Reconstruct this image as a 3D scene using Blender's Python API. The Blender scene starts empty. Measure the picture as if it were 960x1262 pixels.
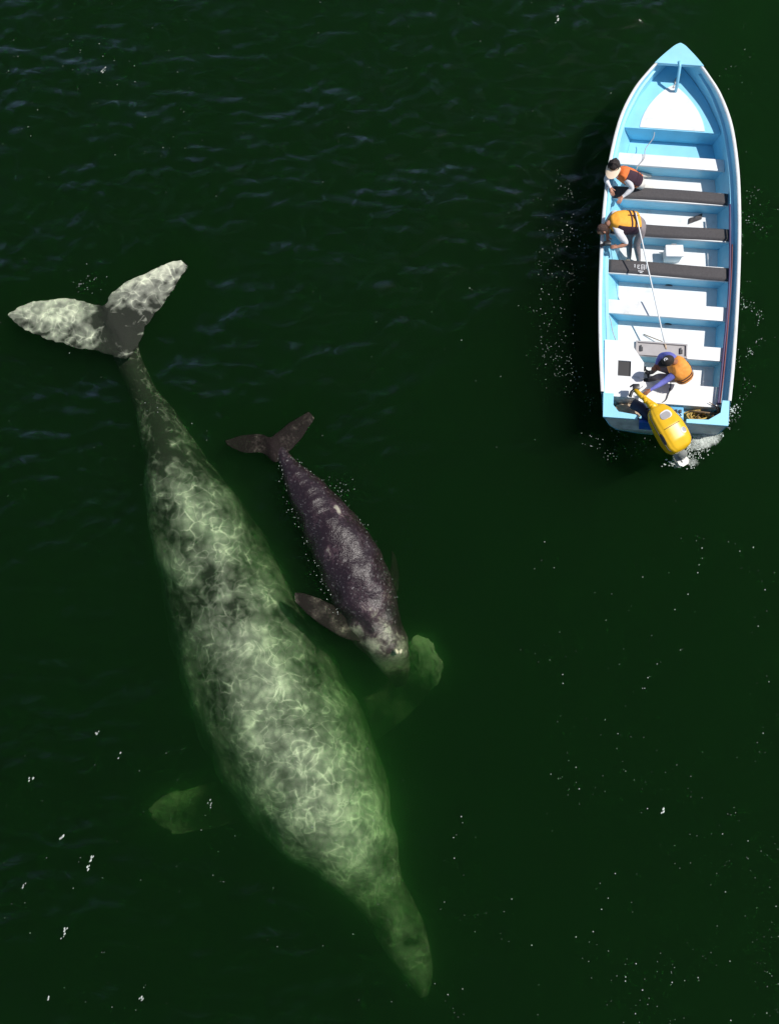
import bpy, bmesh, math, random
import numpy as np
from mathutils import Vector, Matrix, Quaternion, noise as mnoise

random.seed(7)
rng = np.random.default_rng(11)
SC = bpy.context.scene
R = math.radians

# ------------------------------------------------------------------ camera, sky, sun, exposure
TILT, CAM_H, FPX = R(13), 20.5, 1400.0
cam_d = bpy.data.cameras.new('camera'); cam = bpy.data.objects.new('camera', cam_d)
SC.collection.objects.link(cam); SC.camera = cam
cam.location = (0, 0, CAM_H); cam.rotation_euler = (TILT, 0, 0)
cam_d.sensor_fit = 'VERTICAL'; cam_d.sensor_height = 24.0
cam_d.lens = 24.0 * FPX / 1262.0
cam_d.clip_start = 0.1; cam_d.clip_end = 2000

SUN_EL, SUN_AZ = R(60), R(10)            # azimuth counted from +x towards +y
to_sun = Vector((math.cos(SUN_EL)*math.cos(SUN_AZ), math.cos(SUN_EL)*math.sin(SUN_AZ), math.sin(SUN_EL)))
world = bpy.data.worlds.new('World'); SC.world = world; world.use_nodes = True
wn = world.node_tree.nodes; wl = world.node_tree.links
sky = wn.new('ShaderNodeTexSky'); sky.sky_type = 'NISHITA'; sky.sun_disc = False
sky.sun_elevation = SUN_EL; sky.sun_rotation = R(90) - SUN_AZ
bg = wn['Background']; bg.inputs['Strength'].default_value = 0.09
wl.new(sky.outputs[0], bg.inputs['Color'])
sd = bpy.data.lights.new('sun', 'SUN'); sd.energy = 4.2; sd.angle = R(0.53); sd.color = (1.0, 0.96, 0.9)
sun = bpy.data.objects.new('sun', sd); SC.collection.objects.link(sun)
sun.rotation_euler = to_sun.to_track_quat('Z', 'Y').to_euler(); sun.location = (20, 5, 40)

SC.view_settings.view_transform = 'Standard'; SC.view_settings.look = 'None'
SC.view_settings.exposure = 0.0; SC.view_settings.gamma = 1.0
SC.cycles.volume_bounces = 4
SC.cycles.max_bounces = 8; SC.cycles.transparent_max_bounces = 16
SC.cycles.use_denoising = True
SC.cycles.sample_clamp_indirect = 4.0
SC.cycles.caustics_reflective = False; SC.cycles.caustics_refractive = False

# ------------------------------------------------------------------ placing
def P(px, py, z=0.0):
    """world point on the level z that the photo shows at pixel px, py"""
    a = (px-480)/FPX; b = -(py-631)/FPX
    d = Vector((a, math.sin(TILT)+b*math.cos(TILT), -math.cos(TILT)+b*math.sin(TILT)))
    t = (z-CAM_H)/d.z
    return Vector((d.x*t, d.y*t, z))

# ------------------------------------------------------------------ materials
def mat(name, col, rough=0.5, metal=0.0, var=0.06, vscale=8.0, spec=0.5, bump=0.0, bscale=40.0, dirt=None):
    m = bpy.data.materials.new(name); m.use_nodes = True
    nt = m.node_tree; n = nt.nodes; l = nt.links
    b = n['Principled BSDF']
    b.inputs['Roughness'].default_value = rough; b.inputs['Metallic'].default_value = metal
    b.inputs['Specular IOR Level'].default_value = spec
    tc = n.new('ShaderNodeTexCoord')
    nz = n.new('ShaderNodeTexNoise'); nz.inputs['Scale'].default_value = vscale; nz.inputs['Detail'].default_value = 6
    l.new(tc.outputs['Object'], nz.inputs['Vector'])
    rp = n.new('ShaderNodeValToRGB'); l.new(nz.outputs['Fac'], rp.inputs['Fac'])
    rp.color_ramp.elements[0].position = 0.3; rp.color_ramp.elements[1].position = 0.7
    lo = [max(0, c*(1-var)) for c in col]; hi = [min(1, c*(1+var)) for c in col]
    rp.color_ramp.elements[0].color = (*lo, 1); rp.color_ramp.elements[1].color = (*hi, 1)
    out = rp.outputs['Color']
    if dirt:
        n2 = n.new('ShaderNodeTexNoise'); n2.inputs['Scale'].default_value = 3.5; n2.inputs['Detail'].default_value = 10
        n2.inputs['Roughness'].default_value = 0.7
        l.new(tc.outputs['Object'], n2.inputs['Vector'])
        r2 = n.new('ShaderNodeValToRGB'); l.new(n2.outputs['Fac'], r2.inputs['Fac'])
        r2.color_ramp.elements[0].position = 0.55; r2.color_ramp.elements[0].color = (0, 0, 0, 1)
        r2.color_ramp.elements[1].position = 0.75; r2.color_ramp.elements[1].color = (dirt[3],)*3 + (1,)
        mx = n.new('ShaderNodeMix'); mx.data_type = 'RGBA'
        l.new(r2.outputs['Color'], mx.inputs['Factor']); l.new(out, mx.inputs['A']); mx.inputs['B'].default_value = (*dirt[:3], 1)
        out = mx.outputs['Result']
    l.new(out, b.inputs['Base Color'])
    if bump:
        bp = n.new('ShaderNodeBump'); bp.inputs['Strength'].default_value = bump; bp.inputs['Distance'].default_value = 0.02
        nb = n.new('ShaderNodeTexNoise'); nb.inputs['Scale'].default_value = bscale; nb.inputs['Detail'].default_value = 4
        l.new(tc.outputs['Object'], nb.inputs['Vector']); l.new(nb.outputs['Fac'], bp.inputs['Height'])
        l.new(bp.outputs['Normal'], b.inputs['Normal'])
    return m

M = {
 'cyan':   mat('cyan_boat_paint', (0.27, 0.65, 0.84), 0.4, var=0.06, vscale=3, dirt=(0.42, 0.6, 0.66, 0.35), bump=0.05, bscale=25),
 'white':  mat('white_boat_paint', (0.76, 0.77, 0.77), 0.5, var=0.05, vscale=5, dirt=(0.42, 0.42, 0.37, 0.6), bump=0.08, bscale=30),
 'hullgrey': mat('worn_transom_paint', (0.50, 0.55, 0.56), 0.6, var=0.15, vscale=6, dirt=(0.2, 0.2, 0.17, 0.8)),
 'blue':   mat('blue_bracket_paint', (0.02, 0.12, 0.5), 0.4),
 'ltblue': mat('light_blue_plastic', (0.12, 0.42, 0.68), 0.4),
 'cushion': mat('charcoal_cushion', (0.072, 0.066, 0.068), 0.8, var=0.12, vscale=30, bump=0.3, bscale=60),
 'grey':   mat('grey_tray', (0.38, 0.36, 0.36), 0.5),
 'dkgrey': mat('dark_grey_rubber', (0.05, 0.05, 0.055), 0.6),
 'black':  mat('black_plastic', (0.012, 0.012, 0.014), 0.4),
 'yellow': mat('yellow_cowling', (0.86, 0.50, 0.015), 0.35, var=0.05, dirt=(0.45, 0.25, 0.02, 0.5)),
 'steel':  mat('worn_metal', (0.45, 0.45, 0.43), 0.35, metal=0.4, var=0.2),
 'tan':    mat('tan_cloth', (0.50, 0.38, 0.27), 0.9, var=0.2, bump=0.5),
 'navy':   mat('navy_rubber', (0.015, 0.02, 0.06), 0.6),
 'rope':   mat('ochre_rope', (0.52, 0.36, 0.10), 0.9, var=0.45, vscale=18),
 'brown':  mat('brown_rope', (0.20, 0.13, 0.07), 0.9, var=0.4, vscale=18),
 'redhose': mat('red_brown_hose', (0.22, 0.06, 0.06), 0.5),
 'purplehose': mat('dark_purple_hose', (0.07, 0.05, 0.13), 0.5),
 'greyrope': mat('grey_rope', (0.45, 0.42, 0.40), 0.9),
 'skin':   mat('tan_skin', (0.50, 0.24, 0.15), 0.5, var=0.05),
 'skindark': mat('brown_skin', (0.33, 0.14, 0.08), 0.5, var=0.05),
 'hair':   mat('dark_hair', (0.025, 0.016, 0.014), 0.6, var=0.5, vscale=60, bump=0.8, bscale=90),
 'hairbr': mat('brown_hair', (0.07, 0.035, 0.025), 0.6, var=0.5, vscale=60, bump=0.8, bscale=90),
 'orange': mat('orange_vest', (0.93, 0.36, 0.06), 0.7, var=0.1, vscale=14, bump=0.4, bscale=18),
 'redorange': mat('red_orange_vest', (0.88, 0.20, 0.04), 0.7, var=0.15, vscale=14, bump=0.4, bscale=18),
 'orangey': mat('yellow_orange_vest', (0.92, 0.42, 0.04), 0.7, var=0.1, vscale=14, bump=0.4, bscale=18),
 'vestdark': mat('dark_plum_fabric', (0.05, 0.02, 0.035), 0.8, bump=0.3),
 'vestred': mat('red_vest_trim', (0.55, 0.03, 0.04), 0.7),
 'whitecloth': mat('white_cloth', (0.76, 0.76, 0.78), 0.85, var=0.05, bump=0.5, bscale=14),
 'cream':  mat('cream_cloth', (0.70, 0.66, 0.60), 0.85, bump=0.5, bscale=14),
 'greycloth': mat('grey_trousers', (0.27, 0.23, 0.23), 0.9, var=0.1, bump=0.5, bscale=14),
 'bluecloth': mat('blue_violet_shirt', (0.15, 0.16, 0.52), 0.85, var=0.12, bump=0.6, bscale=14),
 'maroon': mat('magenta_shorts', (0.36, 0.025, 0.12), 0.85, bump=0.4),
 'visor':  mat('peach_visor', (0.88, 0.70, 0.52), 0.7),
 'cap':    mat('black_cap', (0.028, 0.022, 0.02), 0.8),
 'foam':   mat('sea_foam', (0.42, 0.46, 0.42), 0.6, var=0.5, vscale=12),
}

# ------------------------------------------------------------------ objects
class MB:
    def __init__(s): s.v = []; s.f = []; s.mi = []
    def add(s, verts, faces, mi=0):
        o = len(s.v); s.v += [Vector(v) for v in verts]
        for f in faces: s.f.append([i+o for i in f]); s.mi.append(mi)
    def grid(s, rows, closed_u=False, mi=0, cap=False):
        """rows: list of equal-length lists of points"""
        n = len(rows[0]); vs = [p for r in rows for p in r]; fs = []
        for i in range(len(rows)-1):
            for j in range(n if closed_u else n-1):
                k = (j+1) % n
                fs.append([i*n+j, i*n+k, (i+1)*n+k, (i+1)*n+j])
        if cap:
            fs.append(list(range(n))[::-1]); fs.append([(len(rows)-1)*n+j for j in range(n)])
        s.add(vs, fs, mi)
    def box(s, lo, hi, T=None, mi=0, bev=0.0):
        bm = bmesh.new(); bmesh.ops.create_cube(bm, size=1)
        c = [(lo[k]+hi[k])/2 for k in range(3)]; d = [hi[k]-lo[k] for k in range(3)]
        for v in bm.verts: v.co = Vector([c[k]+v.co[k]*d[k] for k in range(3)])
        if bev: bmesh.ops.bevel(bm, geom=bm.edges[:], offset=bev, segments=2, affect='EDGES', profile=0.6)
        s.bm(bm, T, mi)
    def bm(s, bm, T=None, mi=0):
        bm.verts.index_update()
        vs = [T(v.co) if T else v.co.copy() for v in bm.verts]
        s.add(vs, [[v.index for v in f.verts] for f in bm.faces], mi); bm.free()
    def prism(s, pts, z0, z1, T=None, mi=0):
        """pts: outline (x,y) ; z0/z1 numbers"""
        n = len(pts); T = T or (lambda p: Vector(p))
        a = [T((x, y, z0)) for x, y in pts]; b = [T((x, y, z1)) for x, y in pts]
        s.add(a+b, [list(range(n))[::-1], [n+i for i in range(n)]] + [[i, (i+1) % n, n+(i+1) % n, n+i] for i in range(n)], mi)
    def tube(s, pts, r, seg=8, mi=0, T=None):
        pts = [Vector(p) for p in pts]
        if T: pts = [T(p) for p in pts]
        rr = r if isinstance(r, (list, tuple)) else [r]*len(pts)
        rows = []; up = Vector((0, 0, 1))
        for i, p in enumerate(pts):
            t = (pts[min(i+1, len(pts)-1)]-pts[max(i-1, 0)]).normalized()
            a = t.cross(up)
            if a.length < 1e-3: a = t.cross(Vector((1, 0, 0)))
            a.normalize(); b = t.cross(a).normalized()
            rows.append([p+(a*math.cos(2*math.pi*k/seg)+b*math.sin(2*math.pi*k/seg))*rr[i] for k in range(seg)])
        s.grid(rows, True, mi, cap=True)
    def ellipsoid(s, c, ax, ay, az, mi=0, u=20, v=12, fn=None):
        rows = []
        for i in range(v+1):
            ph = math.pi*i/v; ph = min(max(ph, 0.02), math.pi-0.02)
            row = []
            for j in range(u):
                th = 2*math.pi*j/u
                q = Vector((math.sin(ph)*math.cos(th), math.sin(ph)*math.sin(th), math.cos(ph)))
                if fn: q = fn(q)
                row.append(c+ax*q.x+ay*q.y+az*q.z)
            rows.append(row)
        s.grid(rows, True, mi, cap=True)

def link(o): SC.collection.objects.link(o); return o

def tag(o, label=None, cat=None, group=None, kind=None):
    if label: o['label'] = label
    if cat: o['category'] = cat
    if group: o['group'] = group
    if kind: o['kind'] = kind
    return o

def thing(name, label, cat, loc, group=None):
    o = link(bpy.data.objects.new(name, None)); o.location = loc; o.empty_display_size = 0.2
    return tag(o, label, cat, group)

def wpos(o):
    p = Vector(o.location)
    while o.parent: o = o.parent; p += Vector(o.location)
    return p

def build(name, mb, mats, parent=None, loc=None, smooth=False, autos=None):
    """mesh from world coordinates; origin at the parent (or loc)"""
    if not isinstance(mats, (list, tuple)): mats = [mats]
    base = Vector((0, 0, 0)) if parent is None else wpos(parent)
    loc = Vector(loc) if loc is not None else (base if parent is not None else Vector((0, 0, 0)))
    me = bpy.data.meshes.new(name)
    me.from_pydata([tuple(v-loc) for v in mb.v], [], mb.f); me.update()
    for m in mats: me.materials.append(M[m] if isinstance(m, str) else m)
    me.polygons.foreach_set('material_index', mb.mi)
    bm = bmesh.new(); bm.from_mesh(me); bmesh.ops.recalc_face_normals(bm, faces=bm.faces[:])
    if smooth:
        for f in bm.faces: f.smooth = True
        if autos:
            for e in bm.edges:
                if len(e.link_faces) == 2 and e.calc_face_angle(0) > R(autos): e.smooth = False
    bm.to_mesh(me); bm.free()
    o = link(bpy.data.objects.new(name, me))
    if parent is not None: o.parent = parent; o.location = loc-base
    else: o.location = loc
    return o

def lerp(a, b, t): return a+(b-a)*t
def catmull(ps, n):
    """resample a list of tuples/vectors to n points along Catmull-Rom"""
    A = np.array([list(p) for p in ps], float); K = len(A)
    t = np.linspace(0, K-1, n); out = []
    for x in t:
        i = min(int(x), K-2); u = x-i
        p0 = A[max(i-1, 0)]; p1 = A[i]; p2 = A[i+1]; p3 = A[min(i+2, K-1)]
        out.append(0.5*((2*p1)+(-p0+p2)*u+(2*p0-5*p1+4*p2-p3)*u*u+(-p0+3*p1-3*p2+p3)*u**3))
    return np.array(out)
def interp(x, xs, ys): return float(np.interp(x, xs, ys))

# ------------------------------------------------------------------ the sea
wm = bpy.data.materials.new('sea_water'); wm.use_nodes = True
n = wm.node_tree.nodes; l = wm.node_tree.links; n.clear()
out = n.new('ShaderNodeOutputMaterial'); ad = n.new('ShaderNodeAddShader')
ad2 = n.new('ShaderNodeAddShader'); vf = n.new('ShaderNodeVolumeScatter'); vs = n.new('ShaderNodeVolumeScatter'); va = n.new('ShaderNodeVolumeAbsorption')
SCAT = (0.0030, 0.006, 0.0080); ABS = (0.74, 0.42, 0.82); FWD = 0.80    # suspended silt scatters mostly forward
vs.inputs['Color'].default_value = (SCAT[0]/0.1, SCAT[1]/0.1, SCAT[2]/0.1, 1); vs.inputs['Density'].default_value = 0.1
vs.inputs['Anisotropy'].default_value = 0.0
va.inputs['Color'].default_value = (1-ABS[0], 1-ABS[1], 1-ABS[2], 1); va.inputs['Density'].default_value = 1.0
vf.inputs['Color'].default_value = (0.29, 0.74, 0.32, 1); vf.inputs['Density'].default_value = FWD; vf.inputs['Anisotropy'].default_value = 0.87
l.new(vs.outputs[0], ad.inputs[0]); l.new(va.outputs[0], ad.inputs[1])
l.new(ad.outputs[0], ad2.inputs[0]); l.new(vf.outputs[0], ad2.inputs[1]); l.new(ad2.outputs[0], out.inputs['Volume'])
w = MB(); w.box((-400, -400, -14), (400, 400, 0.0))
tag(build('water', w, wm), 'dark green sea water of the open lagoon', kind='structure')
sb = MB()
xs_ = np.linspace(-398, 398, 60)
sb.grid([[Vector((x, y, -13.4+0.4*mnoise.noise(Vector((x*0.03, y*0.03, 0))))) for x in xs_] for y in xs_])
tag(build('seabed', sb, mat('sand', (0.3, 0.27, 0.2), 0.9, var=0.3, vscale=0.5), smooth=True), 'sandy seabed under the lagoon', kind='structure')

# outlines of the two whales: one row per station, tail to snout
AD = [ # Lx Ly Rx Ry ztop hratio
 (126,412,158,398,-0.17,0.25),(134,430,166,412,-0.16,0.45),(142,446,172,435,-0.27,0.8),(150,463,180,452,-0.38,1.1),(163,494,196,482,-0.48,1.15),(172,527,220,510,-0.50,1.1),(177,572,243,550,-0.46,1.1),
 (181,626,276,591,-0.40,1.15),(190,686,314,641,-0.36,1.1),(204,750,347,698,-0.34,1.22),(216,806,379,753,-0.33,1.22),
 (230,860,412,809,-0.33,1.22),(250,915,440,864,-0.33,1.22),(275,964,462,913,-0.34,1.22),(308,1011,476,966,-0.40,1.22),
 (347,1050,486,1016,-0.54,1.22),(393,1083,492,1060,-0.88,1.1),(433,1112,502,1098,-1.32,1.0),(456,1146,519,1134,-1.36,0.95),
 (480,1180,529,1168,-1.38,0.85),(501,1209,534,1198,-1.55,0.8),(516,1230,528,1226,-1.75,0.75)]
CF = [(338,556,352,550,-.06,.5),(342,566,356,558,-.02,.9),(347,585,370,572,0.03,1.0),(355,612,394,590,0.10,.95),(365,640,419,613,0.15,.9),(377,670,443,640,0.17,.88),
      (390,700,463,668,0.18,.85),(403,730,479,705,0.14,.85),(415,757,489,738,0.02,.85),(428,780,496,768,-0.13,.85),(442,799,502,790,-0.20,.85),
      (458,813,504,804,-0.30,.85),(470,826,505,818,-0.75,.8),(480,838,503,832,-1.1,.7),(487,848,500,844,-1.4,.6)]

# surface ripples: the wind wavelets that stand up and catch the sky
def waves(X, Y):
    r = np.random.default_rng(5); Z = np.zeros_like(X)
    wx = 0.25*np.sin(0.7*X+0.4*Y)+0.2*np.sin(1.1*Y-0.5*X+1); wy = 0.25*np.sin(0.9*Y+0.3*X+2)
    for k in range(46):
        lam = 0.28*(1.07**k); th = R(102)+r.normal(0, 0.50); a = 0.0045*lam**0.62
        kk = 2*math.pi/lam; ph = r.uniform(0, 6.28)
        Z += a*np.sin(kk*(math.cos(th)*(X+wx)+math.sin(th)*(Y+wy))+ph)
    return Z
def fbm(X, Y, s, seed=0):
    r = np.random.default_rng(seed); Z = np.zeros_like(X); tot = 0
    for k in range(28):
        kk = s*(1.14**k); th = r.uniform(0, 6.28); a = 1/(1+k*0.08); tot += a
        Z += a*np.sin(kk*(math.cos(th)*X+math.sin(th)*Y)+r.uniform(0, 6.28))
    return Z/tot*3.0
GS = 0.05
gx = np.arange(-17, 13.01, GS); gy = np.arange(-9, 29.01, GS)
X, Y = np.meshgrid(gx, gy)
Z = waves(X, Y)
gyy, gxx = np.gradient(Z, GS)
lap = np.gradient(gyy, GS)[0]+np.gradient(gxx, GS)[1]
slope = np.clip(-gyy*7+0.25*gxx*7, -1, 1.6)
crest = np.clip(-lap/np.std(lap)*0.40+slope*0.6-0.25, 0, 1.3)
patch = np.clip(0.5+0.55*fbm(X, Y, 0.35, 3), 0, 1)*np.clip(.45+0.9*fbm(X, Y, 2.2, 9), .2, 1.2)
place = np.clip((Y-0.5)/11, 0.20, 1)*np.clip(1.15-(X+8)/30, 0.45, 1)+np.clip((-X-4.0)/4, 0, 0.5)*0.35
glint_cut = np.clip((X+1.5-np.clip((Y-7), 0, 5)*.9)/2.5, 0, 1)*np.clip((11.5-Y)/3, 0, 1)     # reflection thinned in the middle and lower right to keep sun glitter out
glint_cut = np.minimum(np.maximum(glint_cut*1.0+.111*np.clip((X-1.5)/2, 0, 1)*(glint_cut > .5), 1.111*np.clip((X-5.8)/.9, 0, 1)), 1.111)
crest = (0.10*np.clip((Y-1)/12, 0.05, 1)+crest*(0.2+0.8*patch)*place*1.7)*(1-0.90*glint_cut)
dmin = np.full(X.shape, 9.0)
for st_rows in (AD, CF):
    cc = catmull([r_[:4] for r_ in st_rows], 40)
    for lx, ly, rx, ry in cc:
        p = P((lx+rx)/2, (ly+ry)/2, 0); hwid = math.hypot(rx-lx, ry-ly)/132
        dmin = np.minimum(dmin, np.hypot(X-p.x, Y-p.y)-hwid)
for fx, fy, fr in ((45, 395, .75), (90, 398, .85), (143, 400, .75), (185, 360, .75), (215, 335, .5), (225, 1000, .75), (300, 545, .5), (365, 525, .5), (400, 755, .6), (522, 815, .6)):
    p = P(fx, fy, 0); dmin = np.minimum(dmin, np.hypot(X-p.x, Y-p.y)-fr)
crest = np.clip(crest, 0, 1.2)*np.clip((dmin-0.02)/0.55, 0, 1)*np.clip((28.5-Y)/9, 0, 1)*np.clip((X+16.5)/6, 0, 1)
keep = crest > 0.004
fk = keep[:-1, :-1] | keep[1:, :-1] | keep[:-1, 1:] | keep[1:, 1:]
ii, jj = np.nonzero(fk); nxg = X.shape[1]
quad = np.stack([ii*nxg+jj, ii*nxg+jj+1, (ii+1)*nxg+jj+1, (ii+1)*nxg+jj], 1)
used, inv = np.unique(quad, return_inverse=True); quad = inv.reshape(quad.shape)
co = np.stack([X.ravel()[used], Y.ravel()[used], Z.ravel()[used]+0.02], 1)
me = bpy.data.meshes.new('water_ripples'); me.from_pydata(co.tolist(), [], quad.tolist()); me.update()
at = me.attributes.new('crest', 'FLOAT', 'POINT')
cr = np.where(crest > 0.004, crest, 0).ravel()[used].astype(np.float32)
at.data.foreach_set('value', cr)
me.polygons.foreach_set('use_smooth', [True]*len(me.polygons))
rm = bpy.data.materials.new('ripple_surface'); rm.use_nodes = True
n = rm.node_tree.nodes; l = rm.node_tree.links; n.clear()
out = n.new('ShaderNodeOutputMaterial'); mx = n.new('ShaderNodeMixShader'); tr = n.new('ShaderNodeBsdfTransparent')
gl = n.new('ShaderNodeBsdfAnisotropic'); gl.inputs['Roughness'].default_value = 0.07
atn = n.new('ShaderNodeAttribute'); atn.attribute_name = 'crest'
lw = n.new('ShaderNodeFresnel'); lw.inputs['IOR'].default_value = 1.33
bp = n.new('ShaderNodeBump'); bp.inputs['Strength'].default_value = 0.35; bp.inputs['Distance'].default_value = 0.03
tc = n.new('ShaderNodeTexCoord'); nz = n.new('ShaderNodeTexNoise'); nz.inputs['Scale'].default_value = 7; nz.inputs['Detail'].default_value = 7
l.new(tc.outputs['Object'], nz.inputs['Vector']); l.new(nz.outputs['Fac'], bp.inputs['Height'])
l.new(bp.outputs[0], gl.inputs['Normal']); l.new(bp.outputs[0], lw.inputs['Normal'])
mu = n.new('ShaderNodeMath'); mu.operation = 'MULTIPLY'; l.new(atn.outputs['Fac'], mu.inputs[0])
mu2 = n.new('ShaderNodeMath'); mu2.operation = 'MULTIPLY_ADD'; mu2.inputs[1].default_value = 3.4; mu2.inputs[2].default_value = 0.0
l.new(lw.outputs[0], mu2.inputs[0]); l.new(mu2.outputs[0], mu.inputs[1])
rn = n.new('ShaderNodeTexNoise'); rn.inputs['Scale'].default_value = 1.7; rn.inputs['Detail'].default_value = 4; rn.inputs['Distortion'].default_value = 0.6
mp = n.new('ShaderNodeMapping'); mp.inputs['Scale'].default_value = (0.7, 1.5, 1); mp.inputs['Rotation'].default_value = (0, 0, -0.2)
l.new(tc.outputs['Object'], mp.inputs['Vector']); l.new(mp.outputs[0], rn.inputs['Vector'])
s1 = n.new('ShaderNodeMath'); s1.operation = 'SUBTRACT'; s1.inputs[1].default_value = 0.5; l.new(rn.outputs['Fac'], s1.inputs[0])
s2 = n.new('ShaderNodeMath'); s2.operation = 'ABSOLUTE'; l.new(s1.outputs[0], s2.inputs[0])
s3 = n.new('ShaderNodeMapRange'); l.new(s2.outputs[0], s3.inputs['Value']); s3.inputs['From Max'].default_value = 0.05; s3.inputs['To Min'].default_value = 2.4; s3.inputs['To Max'].default_value = 0.55
s4 = n.new('ShaderNodeMath'); s4.operation = 'MULTIPLY'; l.new(s3.outputs[0], s4.inputs[0]); l.new(mu.outputs[0], s4.inputs[1])
l.new(s4.outputs[0], mx.inputs['Fac']); l.new(tr.outputs[0], mx.inputs[1]); l.new(gl.outputs[0], mx.inputs[2])
l.new(mx.outputs[0], out.inputs['Surface'])
me.materials.append(rm)
tag(link(bpy.data.objects.new('water_ripples', me)), 'small wind ripples catching the sky on the dark green water', kind='stuff')
def zsurf(x, y):
    return float(waves(np.array([x]), np.array([y]))[0])

# ------------------------------------------------------------------ whales
def whale_skin(name, dark, mid, pale, cell, rough, gloss_bump, speck=0.0, spec=0.5):
    m = bpy.data.materials.new(name); m.use_nodes = True
    n = m.node_tree.nodes; l = m.node_tree.links; b = n['Principled BSDF']
    b.inputs['Roughness'].default_value = rough; b.inputs['Specular IOR Level'].default_value = spec
    tc = n.new('ShaderNodeTexCoord')
    wn_ = n.new('ShaderNodeTexNoise'); wn_.inputs['Scale'].default_value = 1.6/cell*0.35; wn_.inputs['Detail'].default_value = 4
    l.new(tc.outputs['Object'], wn_.inputs['Vector'])
    va_ = n.new('ShaderNodeVectorMath'); va_.operation = 'MULTIPLY_ADD'; va_.inputs[1].default_value = (cell*0.9,)*3
    l.new(wn_.outputs['Color'], va_.inputs[0]); l.new(tc.outputs['Object'], va_.inputs[2])
    vo = n.new('ShaderNodeTexVoronoi'); vo.feature = 'DISTANCE_TO_EDGE'; vo.inputs['Scale'].default_value = 1/cell
    l.new(va_.outputs[0], vo.inputs['Vector'])
    vo2 = n.new('ShaderNodeTexVoronoi'); vo2.feature = 'F1'; vo2.inputs['Scale'].default_value = 1.9/cell
    l.new(va_.outputs[0], vo2.inputs['Vector'])
    nz = n.new('ShaderNodeTexNoise'); nz.inputs['Scale'].default_value = 1.1/cell; nz.inputs['Detail'].default_value = 9; nz.inputs['Roughness'].default_value = 0.68
    l.new(va_.outputs[0], nz.inputs['Vector'])
    big = n.new('ShaderNodeTexNoise'); big.inputs['Scale'].default_value = 0.28/cell; big.inputs['Detail'].default_value = 3
    l.new(tc.outputs['Object'], big.inputs['Vector'])
    def math_(op, a, bb, c=None):
        x = n.new('ShaderNodeMath'); x.operation = op
        for k, v in enumerate((a, bb, c)):
            if v is None: continue
            if isinstance(v, (int, float)): x.inputs[k].default_value = v
            else: l.new(v, x.inputs[k])
        return x.outputs[0]
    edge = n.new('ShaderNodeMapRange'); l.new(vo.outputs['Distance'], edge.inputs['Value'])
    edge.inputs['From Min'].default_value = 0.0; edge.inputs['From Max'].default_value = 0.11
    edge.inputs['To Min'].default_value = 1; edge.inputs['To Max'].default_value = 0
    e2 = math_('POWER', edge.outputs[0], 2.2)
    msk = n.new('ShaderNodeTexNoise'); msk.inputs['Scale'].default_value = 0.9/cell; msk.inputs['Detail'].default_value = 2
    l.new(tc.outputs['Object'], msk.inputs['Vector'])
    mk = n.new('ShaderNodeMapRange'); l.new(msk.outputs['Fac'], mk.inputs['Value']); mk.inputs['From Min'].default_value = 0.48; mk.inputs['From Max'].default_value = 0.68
    light_net = math_('MULTIPLY', e2, mk.outputs[0])
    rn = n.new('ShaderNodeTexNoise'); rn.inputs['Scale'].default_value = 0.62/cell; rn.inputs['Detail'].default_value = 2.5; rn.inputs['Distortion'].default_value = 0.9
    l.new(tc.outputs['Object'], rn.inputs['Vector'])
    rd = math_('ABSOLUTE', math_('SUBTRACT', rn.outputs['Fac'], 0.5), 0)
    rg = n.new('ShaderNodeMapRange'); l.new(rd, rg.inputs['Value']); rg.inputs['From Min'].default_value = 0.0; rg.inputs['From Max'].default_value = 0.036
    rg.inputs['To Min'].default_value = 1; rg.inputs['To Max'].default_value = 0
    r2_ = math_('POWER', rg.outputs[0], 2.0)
    light_net = math_('ADD', math_('MULTIPLY', light_net, 0.8), math_('MULTIPLY', r2_, math_('MULTIPLY', big.outputs['Fac'], 0.85)))  # bright net of rippling light, painted into the skin colour
    tone = n.new('ShaderNodeAttribute'); tone.attribute_name = 'tone'
    s = math_('MULTIPLY_ADD', nz.outputs['Fac'], 0.75, -0.375)
    s = math_('ADD', s, tone.outputs['Fac'])
    s = math_('MULTIPLY_ADD', big.outputs['Fac'], 0.7, math_('ADD', s, -0.35))
    s = math_('MULTIPLY_ADD', vo2.outputs['Distance'], -0.32, math_('ADD', s, 0.11))
    s = math_('MULTIPLY_ADD', light_net, 0.50, s)
    rp = n.new('ShaderNodeValToRGB'); l.new(s, rp.inputs['Fac'])
    cr = rp.color_ramp; cr.elements[0].position = 0.15; cr.elements[0].color = (*dark, 1)
    cr.elements[1].position = 0.95; cr.elements[1].color = (*pale, 1)
    e = cr.elements.new(0.5); e.color = (*mid, 1)
    col = rp.outputs['Color']
    if speck:
        v3 = n.new('ShaderNodeTexNoise'); v3.inputs['Scale'].default_value = 19; v3.inputs['Detail'].default_value = 8; v3.inputs['Roughness'].default_value = 0.75
        l.new(tc.outputs['Object'], v3.inputs['Vector'])
        r3 = n.new('ShaderNodeValToRGB'); l.new(v3.outputs['Fac'], r3.inputs['Fac'])
        r3.color_ramp.elements[0].position = 0.57; r3.color_ramp.elements[0].color = (0, 0, 0, 1)
        r3.color_ramp.elements[1].position = 0.72; r3.color_ramp.elements[1].color = (speck,)*3+(1,)
        sp = n.new('ShaderNodeAttribute'); sp.attribute_name = 'speck'
        f = math_('MULTIPLY', r3.outputs['Color'], sp.outputs['Fac'])
        mx = n.new('ShaderNodeMix'); mx.data_type = 'RGBA'; l.new(f, mx.inputs['Factor'])
        l.new(col, mx.inputs['A']); mx.inputs['B'].default_value = (0.50, 0.48, 0.47, 1); col = mx.outputs['Result']  # pale speckle in the colour imitates the wet sheen
    l.new(col, b.inputs['Base Color'])
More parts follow.
